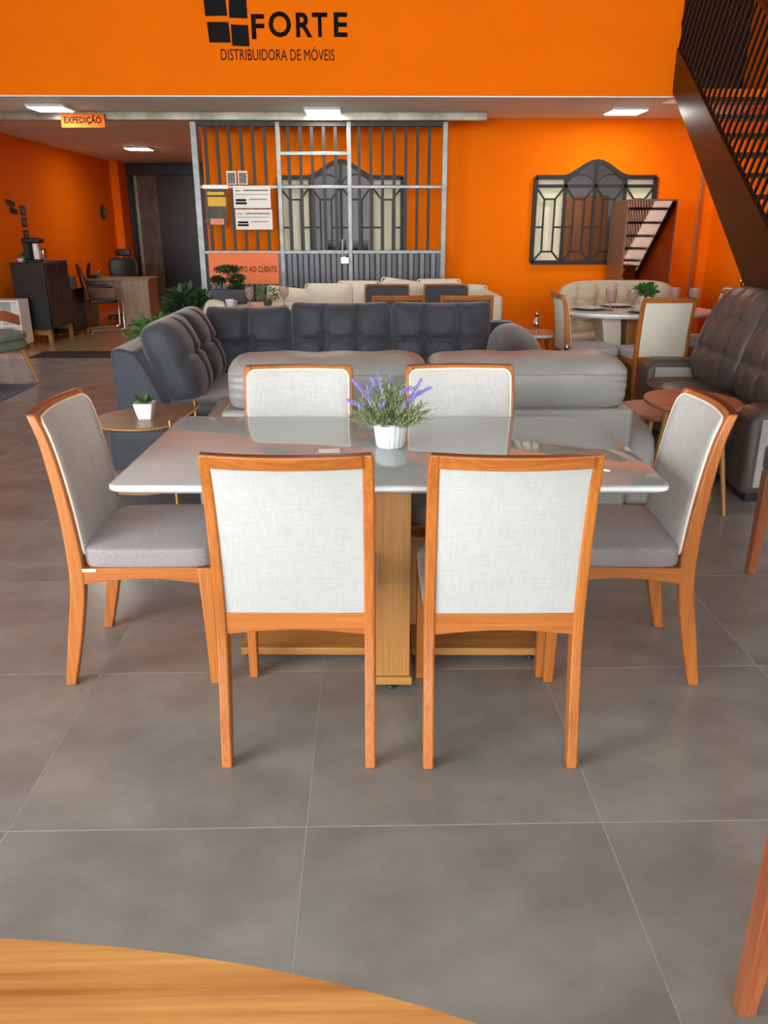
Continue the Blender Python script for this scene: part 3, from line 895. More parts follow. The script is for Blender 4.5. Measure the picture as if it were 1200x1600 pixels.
for x, y in ((px, -.385), (px, .385), (-.52, -.18), (.53, -.18), (-.52, .18), (.53, .18)):
    MB().lathe([(.004, .024), (.004, .012), (.014, .011), (.016, .004), (.014, 0)], 12, (x, y, 0)).build('levelling_foot', 'black', tb)

# ---- pot of lavender
lv = thing('potted_lavender', 'ribbed pale pot of lavender on the white dining table', 'plant', (.079, 2.80, .770))
prof = [(.046, 0), (.0505, .006), (.055, .04), (.0595, .075), (.0615, .094), (.0565, .094), (.054, .080)]
MB().lathe(prof, 96, mod=lambda a, z: 1 + (.05 * abs(math.cos(a * 9)) - .03 if z < .09 else 0)).build('pot', 'pot', lv, angle=70)
MB().lathe([(.054, .070), (.054, .080), (.001, .082)], 24).build('soil', 'soil', lv)
rnd = random.Random(3)
fo = MB()
for k in range(300):
    a, tilt = rnd.uniform(0, 2 * PI), rnd.random() ** .7
    ln = rnd.uniform(.085, .155) * (1.1 - .2 * tilt)
    d0 = Vector((math.cos(a) * tilt * 1.15, math.sin(a) * tilt * 1.15, .95 - .70 * tilt)).normalized()
    p0 = Vector((math.cos(a) * .03 * tilt, math.sin(a) * .03 * tilt, .078))
    p1 = p0 + d0 * ln
    for q in range(6):
        c = p0 + (p1 - p0) * (.3 + .7 * q / 5)
        b = rnd.uniform(0, 2 * PI)
        side = Vector((math.cos(b), math.sin(b), rnd.uniform(-.1, .8))).normalized()
        dirv = (d0 * .9 + side * .8).normalized()
        w = dirv.cross(Vector((rnd.random() - .5, rnd.random() - .5, .3))).normalized() * .0021
        L_ = rnd.uniform(.018, .032)
        fo.add([c - w, c + w, c + dirv * L_ * .6 + w * .9, c + dirv * L_, c + dirv * L_ * .6 - w * .9], [(0, 1, 2, 3, 4)])
stuff(fo.build('foliage', 'leaf_grey', lv, smooth=False))
spk = [(-.133, -.03, .25, -.087, .20), (-.08, -.04, .225, -.075, .165), (-.044, -.05, .28, -.016, .15), (-.066, .0, .25, -.056, .225), (-.154, -.03, .178, -.103, .164),
       (.108, -.03, .25, .065, .18), (.142, -.03, .222, .092, .205), (.075, -.03, .222, .036, .216), (.052, -.06, .17, .038, .155), (-.022, -.065, .175, -.042, .165), (.09, -.045, .20, .05, .165), (.0, .05, .25, .01, .2)]
for i, (x, y, z, xb, zb) in enumerate(spk):
    p1 = Vector((x, y, z)); pb = Vector((xb * .9, y * .7, zb * .92))
    stem = MB().tube([(xb * .3, y * .4, .08), pb, pb + (p1 - pb) * .9], .0012, 5).build('flower_stem', 'leaf_grey', lv)
    hd = MB()
    for q in range(34):
        c = pb + (p1 - pb) * (q / 33)
        r = .0068 * (1 - .5 * q / 33)
        a = q * 2.4
        w = (p1 - pb).normalized()
        u = w.orthogonal().normalized(); v = w.cross(u)
        o = c + (u * math.cos(a) + v * math.sin(a)) * r
        hd.cushion(o, (.0032, .0032, .0040), e=2, seg=2)
    hd.build('flower_spike', 'lavender', stem)
tag(MB().box((-.140, 2.745, .7714), (.075, .042, .0016), Matrix.Rotation(.05, 3, 'Z')).build('paper_card', 'paper', smooth=False), 'small white card lying on the white dining table', 'card')

# ================================================================== FOREGROUND TABLE AND GREEN CHAIRS
ft = thing('oval_wood_table', 'honey wood oval table top in the lower left foreground', 'table', (-.58, .10, 0))
N_ = 96
rings = []
for s_, z in ((.955, .722), (.992, .735), (1.0, .745), (1.0, .757), (.997, .76)):
    rings.append([(1.15 * s_ * math.cos(2 * PI * k / N_), .605 * s_ * math.sin(2 * PI * k / N_), z) for k in range(N_)])
MB().loft(rings).build('table_top', 'top_wood', ft, angle=35)
MB().lathe([(.30, 0), (.30, .025), (.10, .05), (.07, .12), (.07, .60), (.16, .722)], 32).build('pedestal', 'top_wood', ft)

def green_chair(loc, rz, label):
    t = thing('green_dining_chair', label, 'chair', loc, rz, 'green upholstered chairs at the right edge')
    for sx in (-1, 1):
        for sy, nm in ((1, 'front_leg'), (-1, 'back_leg')):
            rings = []
            for z, w, o in ((0, .018, .225), (.50, .028, .213)):
                cx, cy = sx * o, sy * o
                rings.append([(cx - w, cy - w, z), (cx + w, cy - w, z), (cx + w, cy + w, z), (cx - w, cy + w, z)])
            MB().loft(rings).build(nm, 'red_wood_z', t, bevel=0.004)
    MB().cushion((0, 0, .565), (.274, .250, .065), e=7, seg=8, crown=(0, 0, .2)).build('seat', 'green_fabric', t, angle=80)
    MB().cushion((.0, -.24, .84), (.245, .045, .25), e=5, seg=8, fn=lambda q, p: (p.x, p.y - .05 * q.z - .03 * (1 - q.x ** 2), p.z)).build('backrest', 'green_fabric', t, angle=80)
    return t
g1 = green_chair((.988, .958, 0), 0, 'dark green chair at the lower right corner, only its wooden leg in view')
g2 = copy_tree(g1, (1.995, 3.135, 0), 0, 'dark green chair cut off by the right edge beside the brown sofa')

# ================================================================== GREY LEATHER SOFA (its back to the camera)
so = thing('grey_sofa', 'grey leather sofa seen from behind, beyond the white dining table', 'sofa', (.32, 4.15, 0))
MB().bb(-1.10, 1.10, 0, .22, .05, .605).build('back_frame', 'leather', so, bevel=.025, segs=3)
MB().bb(-1.10, 1.10, .22, .92, .05, .30).build('base', 'leather', so, bevel=.02)
for s in (-1, 1):
    pr = [(.03, .05), (.03, .36), (.07, .43), (.16, .475), (.30, .50), (.80, .52), (.92, .49), (.95, .42), (.95, .05)]
    MB().prism(pr, 'x', s * 1.105, s * 1.255).build('arm', 'leather', so, bevel=.03, segs=3)
    for y in (.1, .85):
        MB().lathe([(.025, 0), (.03, .05)], 12, (s * 1.0, y, 0)).build('foot', 'black', so)
def headrest(q, p):
    x, y, z = p
    up_ = max(0.0, q.z)
    z -= .055 * up_ * max(0.0, -q.y) ** 2                       # the top slopes down towards the back edge
    z += (.010 * q.x * q.x - .006 + .004 * math.sin(q.x * 11)) * up_
    if abs(q.x) > .8:
        k = (abs(q.x) - .8) / .2
        y += .006 * math.sin(q.z * 18) * k
        z -= .02 * k * k * up_
    if q.z < 0: y += .02 * q.z * q.z * (1 if y < 0 else 0)
    return (x, y, z)
for i, cx in enumerate((-.531, .531)):
    b = MB().cushion((cx, .165, .735), (.530, .175, .145), e=7.0, seg=24, fn=headrest, crown=(0, .06, .03)).build('back_cushion', 'leather', so, angle=80)
    MB().tube([(cx - .50 + 1.0 * k / 20, -.016 + .012 * abs(k / 10 - 1) ** 6, .792 + .003 * math.sin(k)) for k in range(21)], .0035, 6).build('seam', 'leather', b)
    MB().cushion((cx, .58, .37), (.53, .36, .085), e=5, seg=10, crown=(0, 0, .15)).build('seat_cushion', 'leather', so, angle=80)

# ================================================================== SLATE VELVET SECTIONAL
def tufts(cols, rows, dep, puff=0.0):
    """dents at button points and seams between them, for a face towards -local y"""
    def fn(q, p):
        x, y, z = p
        if q.y < .2:
            u = (q.x * .5 + .5) * cols; v = (q.z * .5 + .5) * rows
            du, dv = abs(u - round(u)), abs(v - round(v))
            inside_u = 0.4 < u < cols - .4; inside_v = 0.4 < v < rows - .4
            f = 0
            if inside_u: f = max(f, math.exp(-(du / .07) ** 2) * .65)
            if inside_v: f = max(f, math.exp(-(dv / .06) ** 2) * .35)
            if inside_u and inside_v: f = max(f, math.exp(-(du * du + dv * dv) / .03))
            y += dep * f * (1 - q.z ** 6) * (1 - q.x ** 6)
        return (x, y, z)
    return fn

nv = thing('slate_sectional_sofa', 'slate velvet corner sofa with tufted cushions behind the grey sofa', 'sofa', (0, 0, 0))
MB().bb(-1.62, 1.0, 5.86, 6.78, .06, .30).build('base', 'velvet', nv, bevel=.02)
MB().bb(-1.62, -.68, 5.22, 5.86, .06, .30).build('chaise_base', 'velvet', nv, bevel=.02)
MB().bb(-1.62, 1.22, 6.66, 6.86, .06, .78).build('back_frame', 'velvet', nv, bevel=.03)
MB().prism([(-1.66, .05), (-1.66, .775), (-1.60, .785), (-1.50, .76), (-1.42, .62), (-1.33, .42), (-1.33, .05)], 'y', 5.20, 6.86).build('side_frame', 'velvet', nv, bevel=.02)
MB().cushion((-1.0, 5.80, .36), (.36, .60, .085), e=6, seg=10, crown=(0, 0, .1)).build('seat_cushion', 'velvet', nv, angle=80)
MB().cushion((.18, 6.10, .36), (.80, .33, .085), e=6, seg=10, crown=(0, 0, .1)).build('seat_cushion', 'velvet', nv, angle=80)
tilt = Matrix.Rotation(math.radians(-12), 3, 'X')
pinch = lambda base: (lambda q, p: (lambda r: (r[0] * (1 + .02 * q.z * q.z), r[1] * (1 - .35 * max(abs(q.x), abs(q.z)) ** 8), r[2] + .03 * (abs(q.x) ** 4) * max(0, q.z)))(base(q, p)))
for x0, x1, cols, dz in ((-1.27, -.605, 2, -.03), (-.60, .183, 3, 0), (.188, .975, 3, 0)):
    MB().cushion(((x0 + x1) / 2, 6.46, .665 + dz), ((x1 - x0) / 2, .135, .285), e=9.0, seg=42, mtx=tilt, fn=pinch(tufts(cols, 2, .10)), crown=(0, .35, .0)).build('back_cushion', 'velvet', nv, angle=80)
tl2 = Matrix.Rotation(math.radians(90), 3, 'Z') @ Matrix.Rotation(math.radians(-22), 3, 'X')
for y0, y1 in ((5.24, 5.83), (5.85, 6.42)):
    MB().cushion((-1.30, (y0 + y1) / 2, .665), ((y1 - y0) / 2, .13, .29), e=4.6, seg=32, mtx=tl2, fn=pinch(tufts(2, 2, .08)), crown=(0, .25, .0)).build('back_cushion', 'velvet', nv, angle=80)
MB().cushion((1.13, 6.12, .47), (.19, .52, .33), e=3.2, seg=14, fn=lambda q, p: (p.x, p.y, p.z - .10 * max(0, -q.y) * max(0, q.z) - .06 * max(0, q.x) * max(0, q.z)), crown=(0.1, 0, .06)).build('arm', 'velvet', nv, angle=80)
for x, y in ((-1.55, 5.3), (-.8, 5.3), (.9, 5.95), (.9, 6.75), (-1.55, 6.75)):
    MB().lathe([(.02, 0), (.025, .06)], 10, (x, y, 0)).build('foot', 'black', nv)

pf = thing('velvet_pouf', 'low slate velvet pouf behind the walnut side table', 'pouf', (-1.27, 4.95, 0))
MB().cushion((0, 0, .205), (.345, .17, .165), e=7, seg=10, crown=(0, 0, .06)).build('body', 'velvet', pf, angle=80)
MB().tube([(x, y, .335) for x, y in rrect(.69, .34, .05, 4)], .005, 6, closed=True).build('piping', 'velvet', pf)
for sx in (-1, 1):
    for sy in (-1, 1):
        MB().lathe([(.016, 0), (.02, .045)], 10, (sx * .28, sy * .11, 0)).build('foot', 'black', pf)

# ================================================================== WALNUT TWO-TIER SIDE TABLE + SUCCULENT
lt = thing('walnut_side_table', 'two-tier walnut side table with brass legs left of the dining table', 'table', (-1.215, 4.27, 0))
outl = [(-.27, -.03), (-.20, .16), (-.04, .30), (.12, .37), (.215, .37), (.235, .28), (.215, .02), (.175, -.185), (.07, -.265), (-.09, -.255), (-.22, -.17)]
def spline(pts, n=6):
    out, m = [], len(pts)
    for i in range(m):
        p0, p1, p2, p3 = (Vector((*pts[(i + k) % m], 0)) for k in (-1, 0, 1, 2))
        for k in range(n):
            t_ = k / n
            out.append(.5 * ((2 * p1) + (-p0 + p2) * t_ + (2 * p0 - 5 * p1 + 4 * p2 - p3) * t_ ** 2 + (-p0 + 3 * p1 - 3 * p2 + p3) * t_ ** 3))
    return [(p.x, p.y) for p in out]
ou = spline(outl)
for z in (.535, .19):
    s_ = MB().loft([[(x * k, y * k, zz) for x, y in ou] for k, zz in ((.985, z), (1, z + .004), (1, z + .013), (.99, z + .015))]).build('table_top' if z > .3 else 'shelf', 'walnut_top', lt, angle=30)
    MB().tube([(x * 1.004, y * 1.004, z + .007) for x, y in ou], .0055, 6, closed=True).build('rim', 'oak_x', s_)
for x, y in ((.18, -.18), (-.235, -.08), (.205, .33)):
    MB().tube([(x, y, 0), (x, y, .572)], .0095, 10).build('leg', 'brass', lt)

def pot_square(loc, label, w=.052, h=.085, mleaf='leaf'):
    t = thing('succulent_pot', label, 'plant', loc)
    rings = [[(x, y, z) for x, y in rrect(2 * a, 2 * a, .008, 3)] for a, z in ((w * .66, 0), (w * .8, h * .35), (w, h), (w * .9, h), (w * .88, h - .008))]
    MB().loft(rings).build('pot', 'white', t, angle=40)
    r_ = random.Random(11)
    lf = MB()
    for k in range(34):
        a, el = r_.uniform(0, 2 * PI), r_.uniform(.25, 1.3)
        dv = Vector((math.cos(a) * math.cos(el), math.sin(a) * math.cos(el), math.sin(el)))
        wv = dv.cross(Vector((0, 0, 1))).normalized() * .011
        c = Vector((0, 0, h - .004)) + Vector((math.cos(a), math.sin(a), 0)) * .012
        L_ = r_.uniform(.035, .062)
        nn = dv.cross(wv).normalized() * .004
        lf.add([c - wv * .6, c + wv * .6, c + dv * L_ * .55 + wv, c + dv * L_, c + dv * L_ * .55 - wv, c + dv * L_ * .5 + nn], [(0, 1, 5), (1, 2, 5), (2, 3, 5), (3, 4, 5), (4, 0, 5)])
    stuff(lf.build('foliage', mleaf, t, smooth=False))
    return t
pot_square((-1.20, 4.245, .550), 'succulent in a small white square pot on the walnut side table')

# ================================================================== RIGHT: NESTED WOOD SIDE TABLES
def side_table(loc, a, b, h, label, legs, rz=0.0):
    t = thing('wood_side_table', label, 'table', loc, rz, 'nested oval side tables')
    n = 56
    MB().loft([[(a * k * math.cos(2 * PI * i / n), b * k * math.sin(2 * PI * i / n), z) for i in range(n)] for k, z in ((.93, h - .032), (.985, h - .022), (1, h - .012), (1, h - .004), (.99, h))]).build('table_top', 'red_wood', t, angle=30)
    for lx, ly in legs:
        MB().tube([(lx, ly, 0), (lx * .62, ly * .62, h - .03)], .016, 10, radii=[.011, .018]).build('leg', 'oak_z', t)
    return t
side_table((1.80, 4.34, 0), .255, .30, .615, 'taller reddish oval side table between the grey and brown sofas', ((-.16, -.45), (.18, -.2), (-.18, .05), (.2, .05)))
side_table((1.735, 4.66, 0), .225, .26, .495, 'lower reddish oval side table tucked behind the taller one', ((-.13, -.20), (.17, -.14), (-.14, .2), (.17, .2)))

# ================================================================== BROWN RECLINER SOFA (facing left)
bs = thing('brown_recliner_sofa', 'brown leather recliner sofa with tufted backrests at the right edge', 'sofa', (2.15, 5.33, 0), PI / 2)
# local: +y towards world -x (front); x along world y
MB().bb(-.78, .78, -.80, -.02, .06, .31).build('base', 'brown_leather', bs, bevel=.02)
for s in (-1, 1):
    pr = [(-.86, .05), (-.86, .50), (-.75, .545), (-.10, .555), (-.03, .54), (.0, .49), (.0, .05)]
    MB().prism(pr, 'x', s * .76, s * 1.0).build('arm', 'brown_leather', bs, bevel=.045, segs=4)
    MB().bb(s * .80, s * .96, -.80, -.05, 0, .05).build('foot', 'black', bs)
    for xx in (s * .757, s * 1.003):
        MB().bb(xx - .004, xx + .004, -.80, -.06, .10 if abs(xx) > .9 else .32, .50).build('arm_panel', 'arm_grey', bs, bevel=.003)
    def rec(q, p, s=s):
        x, y, z = tufts(4, 3, .06)(Vector((q.x, -q.y, q.z)), Vector((p.x, -p.y, p.z)))
        y = -y
        return (x * (1 - .10 * max(0, q.z)), y + .03 * (1 - q.z ** 2), z)
    MB().cushion((s * .385, -.50, .745), (.385, .14, .365), e=4.2, seg=30, mtx=Matrix.Rotation(math.radians(18), 3, 'X'), fn=rec, crown=(0, .15, .04)).build('back_cushion', 'brown_leather', bs, angle=80)
    MB().cushion((s * .385, -.22, .36), (.375, .27, .085), e=5, seg=10, crown=(0, .05, .1)).build('seat_cushion', 'brown_leather', bs, angle=80)
MB().bb(-.78, .78, -.88, -.74, .06, .85).build('back_frame', 'brown_leather', bs, bevel=.03)
# ================================================================== BACKGROUND LEFT OF CENTRE: dining set, cream sofa, plants
FG = 'dark-panelled chairs behind the corner sofa'
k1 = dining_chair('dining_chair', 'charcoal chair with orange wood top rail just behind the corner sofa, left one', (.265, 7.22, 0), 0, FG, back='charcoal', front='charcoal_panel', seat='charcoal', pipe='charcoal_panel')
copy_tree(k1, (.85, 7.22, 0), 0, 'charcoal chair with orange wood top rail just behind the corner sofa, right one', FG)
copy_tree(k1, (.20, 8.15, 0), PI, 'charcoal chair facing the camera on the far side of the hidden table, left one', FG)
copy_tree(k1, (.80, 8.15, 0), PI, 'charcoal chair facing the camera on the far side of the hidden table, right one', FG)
ht = thing('dining_table', 'white dining table hidden between the charcoal chairs', 'table', (.55, 7.68, 0))
MB().loft([[(x, y, z) for x, y in rrect(1.3 - k, .62 - k, .03)] for k, z in ((.06, .70), (0, .715), (0, .735))]).build('table_top', 'white_lacquer', ht, angle=30)
MB().bb(-.3, .3, -.06, .06, .03, .70).build('pedestal', 'oak_z', ht, bevel=.003)
MB().bb(-.35, .35, -.2, .2, 0, .03).build('base_board', 'oak_x', ht, bevel=.003)

wt = thing('white_round_table', 'white-topped table with goblets and greenery behind the corner sofa', 'table', (-1.10, 8.05, 0))
MB().loft([[(x, y, z) for x, y in rrect(.95 - k, .62 - k, .2)] for k, z in ((.06, .75), (0, .765), (0, .80))]).build('table_top', 'white_lacquer', wt, angle=30)
MB().loft([[(x, y, z) for x, y in rrect(.86, .53, .16)] for z in (.72, .75)]).build('table_rim', 'oak_x', wt, angle=30)
MB().bb(-.14, .14, -.1, .1, .03, .72).build('pedestal', 'oak_z', wt, bevel=.004)
MB().bb(-.28, .28, -.22, .22, 0, .03).build('base_board', 'oak_x', wt, bevel=.004)

def goblet(loc, label, group, s=1.0):
    t = thing('goblet', label, 'glass', loc, group=group)
    MB().lathe([(.036 * s, 0), (.034 * s, .004), (.006 * s, .010), (.005 * s, .05 * s), (.012 * s, .06 * s)], 20).build('stem', 'goblet', t)
    MB().lathe([(.012 * s, .06 * s), (.034 * s, .085 * s), (.043 * s, .12 * s), (.040 * s, .165 * s), (.038 * s, .165 * s), (.041 * s, .12 * s), (.032 * s, .088 * s), (.005 * s, .064 * s)], 24).build('bowl', 'goblet', t)
    return t
goblet((-1.13, 7.93, .80), 'rose glass goblet on the white-topped table, left of the olive plant', 'goblets behind the corner sofa', 1.05)
goblet((-.80, 7.93, .80), 'rose glass goblet on the white-topped table, right of the olive plant', 'goblets behind the corner sofa', 1.1)
cup = thing('white_cup', 'small white cup on the white-topped table', 'cup', (-1.32, 7.90, .80))
MB().lathe([(.03, 0), (.036, .01), (.042, .065), (.038, .065), (.034, .012)], 24).build('body', 'white', cup)
MB().tube([(.036, 0, .02), (.062, 0, .025), (.066, 0, .045), (.04, 0, .055)], .005, 6).build('handle', 'white', cup)

def leaf_ball(mb, c, r, n, L, rnd_, flat=1.0, w=.35):
    for k in range(n):
        a, zc_ = rnd_.uniform(0, 2 * PI), rnd_.uniform(-1, 1)
        q = math.sqrt(1 - zc_ * zc_)
        rr = r * rnd_.uniform(.35, 1)
        p = Vector(c) + Vector((q * math.cos(a) * rr, q * math.sin(a) * rr, zc_ * rr * flat))
        dv = Vector((q * math.cos(a) + rnd_.uniform(-.5, .5), q * math.sin(a) + rnd_.uniform(-.5, .5), zc_ * .6 + rnd_.uniform(-.3, .7))).normalized()
        wv = dv.orthogonal().normalized()
        wv = (Matrix.Rotation(rnd_.uniform(0, 2 * PI), 3, dv) @ wv) * L * w
        mb.add([p - wv * .2, p + dv * L * .5 - wv, p + dv * L, p + dv * L * .5 + wv], [(0, 1, 2, 3)])
    return mb
r5 = random.Random(5)
op = thing('olive_plant', 'small olive green plant in a dark pot between the goblets', 'plant', (-.97, 8.0, .80))
MB().lathe([(.035, 0), (.045, .05), (.04, .05), (.03, .02)], 20).build('pot', 'charcoal_panel', op)
stuff(leaf_ball(MB(), (0, 0, .10), .11, 130, .045, r5, .6, .2).build('foliage', 'leaf_olive', op, smooth=False))
tp_ = thing('topiary_plant', 'dark green tiered topiary in front of the coral counter sign', 'plant', (-1.36, 8.2, .80))
MB().bb(-.16, .16, -.07, .07, 0, .14).build('planter', 'charcoal_panel', tp_, bevel=.006)
MB().tube([(0, 0, .1), (.02, 0, .18), (-.02, 0, .25), (.0, 0, .335)], .009, 8).build('trunk', 'red_wood_z', tp_)
MB().tube([(0, 0, .16), (-.06, 0, .20), (-.1, 0, .225)], .006, 6).build('branch', 'red_wood_z', tp_)
for c, rr, fl_ in (((0, 0, .325), .12, .30), ((-.11, 0, .225), .075, .42), ((.075, -.02, .235), .085, .5), ((.06, .02, .15), .07, .5)):
    stuff(leaf_ball(MB(), c, rr, 420, .026, r5, fl_).build('foliage_pad', 'leaf_dark', tp_, smooth=False))
bp_ = thing('leafy_bush', 'dark leafy potted bush left of the topiary by the gate post', 'plant', (-1.86, 8.55, 0))
MB().lathe([(.13, 0), (.17, .36), (.155, .36), (.14, .3)], 28).build('pot', 'charcoal_panel', bp_)
MB().tube([(0, 0, .3), (.02, 0, .5), (0, .02, .75)], .015, 8).build('trunk', 'red_wood_z', bp_)
stuff(leaf_ball(leaf_ball(MB(), (0, 0, .76), .23, 420, .085, r5, .8), (.12, 0, .62), .2, 250, .08, r5, .8).build('foliage', 'leaf_dark', bp_, smooth=False))
lp = thing('fern_plant', 'low green fern by the dark doors left of the corner sofa', 'plant', (-2.05, 7.9, 0))
MB().lathe([(.11, 0), (.14, .3), (.125, .3), (.11, .26)], 24).build('pot', 'charcoal_panel', lp)
stuff(leaf_ball(MB(), (0, 0, .50), .24, 260, .12, r5, .8, .16).build('foliage', 'leaf', lp, smooth=False))

# beige upholstered chair whose back peeks over the corner sofa
bc = thing('beige_chair', 'beige upholstered chair back peeking over the left of the corner sofa', 'chair', (-1.60, 7.35, 0), PI / 2 + .5)
for sx in (-1, 1):
    for sy in (-1, 1):
        MB().tube([(sx * .2, sy * .2, 0), (sx * .17, sy * .17, .42)], .02, 8, radii=[.012, .02]).build('leg', 'oak_z', bc)
MB().cushion((0, 0, .46), (.22, .22, .05), e=6, seg=8, crown=(0, 0, .2)).build('seat', 'cream', bc, angle=80)
MB().cushion((0, -.20, .68), (.20, .05, .215), e=5, seg=8, fn=lambda q, p: (p.x, p.y - .06 * q.z, p.z)).build('backrest', 'cream', bc, angle=80)

cs = thing('cream_sofa', 'cream fabric sofa with cushions along the gate', 'sofa', (.20, 9.0, 0))
MB().bb(-1.05, 1.05, -.42, .42, .05, .30).build('base', 'cream', cs, bevel=.03)
MB().bb(-1.20, 1.20, .26, .46, .05, .80).build('back_frame', 'cream', cs, bevel=.05, segs=3)
for s in (-1, 1):
    MB().bb(s * 1.05, s * 1.22, -.45, .40, .05, .84 if s > 0 else .62).build('arm', 'cream', cs, bevel=.05, segs=3)
    MB().cushion((s * .52, -.05, .37), (.515, .34, .08), e=6, seg=8, crown=(0, 0, .15)).build('seat_cushion', 'cream', cs, angle=80)
    for y in (-.36, .36):
        MB().lathe([(.02, 0), (.025, .055)], 10, (s * .98, y, 0)).build('foot', 'black', cs)
def pillow(loc, w, h, lean, spin, label, roll=0.0, m='cream'):
    t = thing('scatter_cushion', label, 'cushion', loc, spin, 'cream cushions on the cream sofa')
    t.rotation_euler = (lean, roll, spin)
    def f(q, p):
        k = (abs(q.x) * abs(q.z)) ** 2
        return (p.x * (1 + .06 * k), p.y * (1 - .55 * max(abs(q.x), abs(q.z)) ** 3), p.z * (1 + .08 * k))
    b = MB().cushion((0, 0, h / 2), (w / 2, .10, h / 2), e=5, seg=14, fn=f, crown=(0, .3, 0)).build('body', m, t, angle=80)
    MB().tube([(x * 1.01, 0, h / 2 + y) for x, y in rrect(w * 1.0, h * 1.0, .03, 4)], .008, 6, closed=True).build('piping', m, b)
    return t
ln = math.radians(-14)
pillow((-.88, 9.0, .44), .50, .46, ln, .1, 'cream cushion leaning behind the goblets at the left end of the cream sofa', .12)
pillow((-.42, 9.0, .44), .52, .50, ln, 0, 'cream cushion at the middle of the cream sofa, left of the charcoal chairs')
pillow((-.10, 9.12, .46), .46, .50, ln, -.05, 'cream cushion overlapped by its neighbour and the left charcoal chair')
pillow((.35, 9.05, .44), .50, .54, ln, .1, 'tilted cream cushion rising between the charcoal chairs', .14)
pillow((1.02, 8.90, .44), .50, .50, ln, -.1, 'cream cushion at the right end of the cream sofa beside its arm', .06)
pillow((.80, 9.1, .46), .48, .52, ln, .0, 'cream cushion behind the right charcoal chair')

# ================================================================== BACKGROUND RIGHT: laid table by the window
ot = thing('oval_dining_table', 'white oval dining table laid with plates and goblets under the right window', 'table', (2.52, 7.70, 0))
n = 64
MB().loft([[(.74 * k * math.cos(2 * PI * i / n), .48 * k * math.sin(2 * PI * i / n), z) for i in range(n)] for k, z in ((.95, .735), (.99, .75), (1, .757), (1, .772), (.995, .776))]).build('table_top', 'white_lacquer', ot, angle=30)
MB().prism([(-.22, .03), (-.10, .03), (-.16, .735), (-.34, .735)], 'y', -.16, .16).build('base_leg', 'cream', ot, bevel=.004)
MB().prism([(.20, .03), (-.06, .03), (-.18 + .10, .735), (.30, .735)], 'y', -.10, .10).build('base_leg', 'oak_z', ot, bevel=.004)
MB().bb(-.35, .35, -.22, .22, 0, .03).build('base_board', 'oak_x', ot, bevel=.004)
PG = 'place settings on the oval table'
for lab, x, y in (('at the left end of the oval table', 2.10, 7.72), ('at the near side of the oval table', 2.55, 7.42), ('at the far side of the oval table', 2.45, 8.0)):
    pm = MB().lathe([(.001, 0), (.17, 0), (.17, .004), (.001, .004)], 40, (0, 0, 0)).build('placemat', 'placemat', loc=(x, y, .776))
    tag(pm, 'round green-grey placemat ' + lab, 'placemat', 'placemats on the oval table')
    pl = MB().lathe([(.05, 0), (.07, .002), (.125, .016), (.125, .019), (.07, .006), (.001, .005)], 40, (0, 0, 0)).build('plate', 'white', loc=(x, y, .780))
    tag(pl, 'white plate ' + lab, 'plate', PG)
for lab, x, y in (('leftmost rose goblet on the oval table, beside the plate', 2.27, 7.62), ('rose goblet just left of the leafy vase on the oval table', 2.44, 7.50),
                  ('rose goblet right of the leafy vase on the oval table', 2.93, 7.78), ('rightmost rose goblet on the oval table, above the cream chair', 3.08, 7.68)):
    goblet((x, y, .776), lab, 'goblets on the oval table', 1.2)
vp = thing('leafy_vase', 'white footed vase with bright green leaves on the oval table', 'plant', (2.60, 7.62, .776))
MB().lathe([(.04, 0), (.035, .008), (.012, .02), (.012, .035), (.05, .06), (.062, .10), (.058, .13), (.052, .13), (.05, .10)], 28).build('vase', 'white', vp)
stuff(leaf_ball(MB(), (0, 0, .18), .10, 260, .042, r5, .6).build('foliage', 'leaf', vp, smooth=False))

RG = 'chairs around the oval table'
SETG = ('oak_z', 'oak_x', 'oak_x')
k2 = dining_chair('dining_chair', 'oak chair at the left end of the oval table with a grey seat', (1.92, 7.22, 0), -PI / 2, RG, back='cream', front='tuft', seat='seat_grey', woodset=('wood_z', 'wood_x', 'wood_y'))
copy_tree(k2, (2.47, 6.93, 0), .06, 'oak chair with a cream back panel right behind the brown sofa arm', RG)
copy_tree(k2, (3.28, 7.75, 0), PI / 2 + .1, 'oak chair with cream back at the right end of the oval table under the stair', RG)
bn = thing('tufted_bench', 'sand-coloured tufted banquette bench against the wall behind the oval table', 'bench', (2.66, 8.50, 0))
MB().bb(-.62, .62, -.25, .30, .10, .34).build('base', 'tuft', bn, bevel=.02)
MB().cushion((0, -.02, .40), (.62, .27, .07), e=6, seg=10, crown=(0, 0, .1)).build('seat_cushion', 'tuft', bn, angle=80)
MB().cushion((0, .24, .66), (.62, .10, .32), e=5, seg=36, fn=tufts(6, 3, .10), mtx=Matrix.Rotation(math.radians(-8), 3, 'X')).build('backrest', 'tuft', bn, angle=80)
for s in (-1, 1):
    MB().prism([(.30, .0), (.30, .42), (.24, .42), (-.25, .36), (-.25, .0)], 'x', s * .62, s * .65).build('side_panel', 'wood_z', bn, bevel=.008)

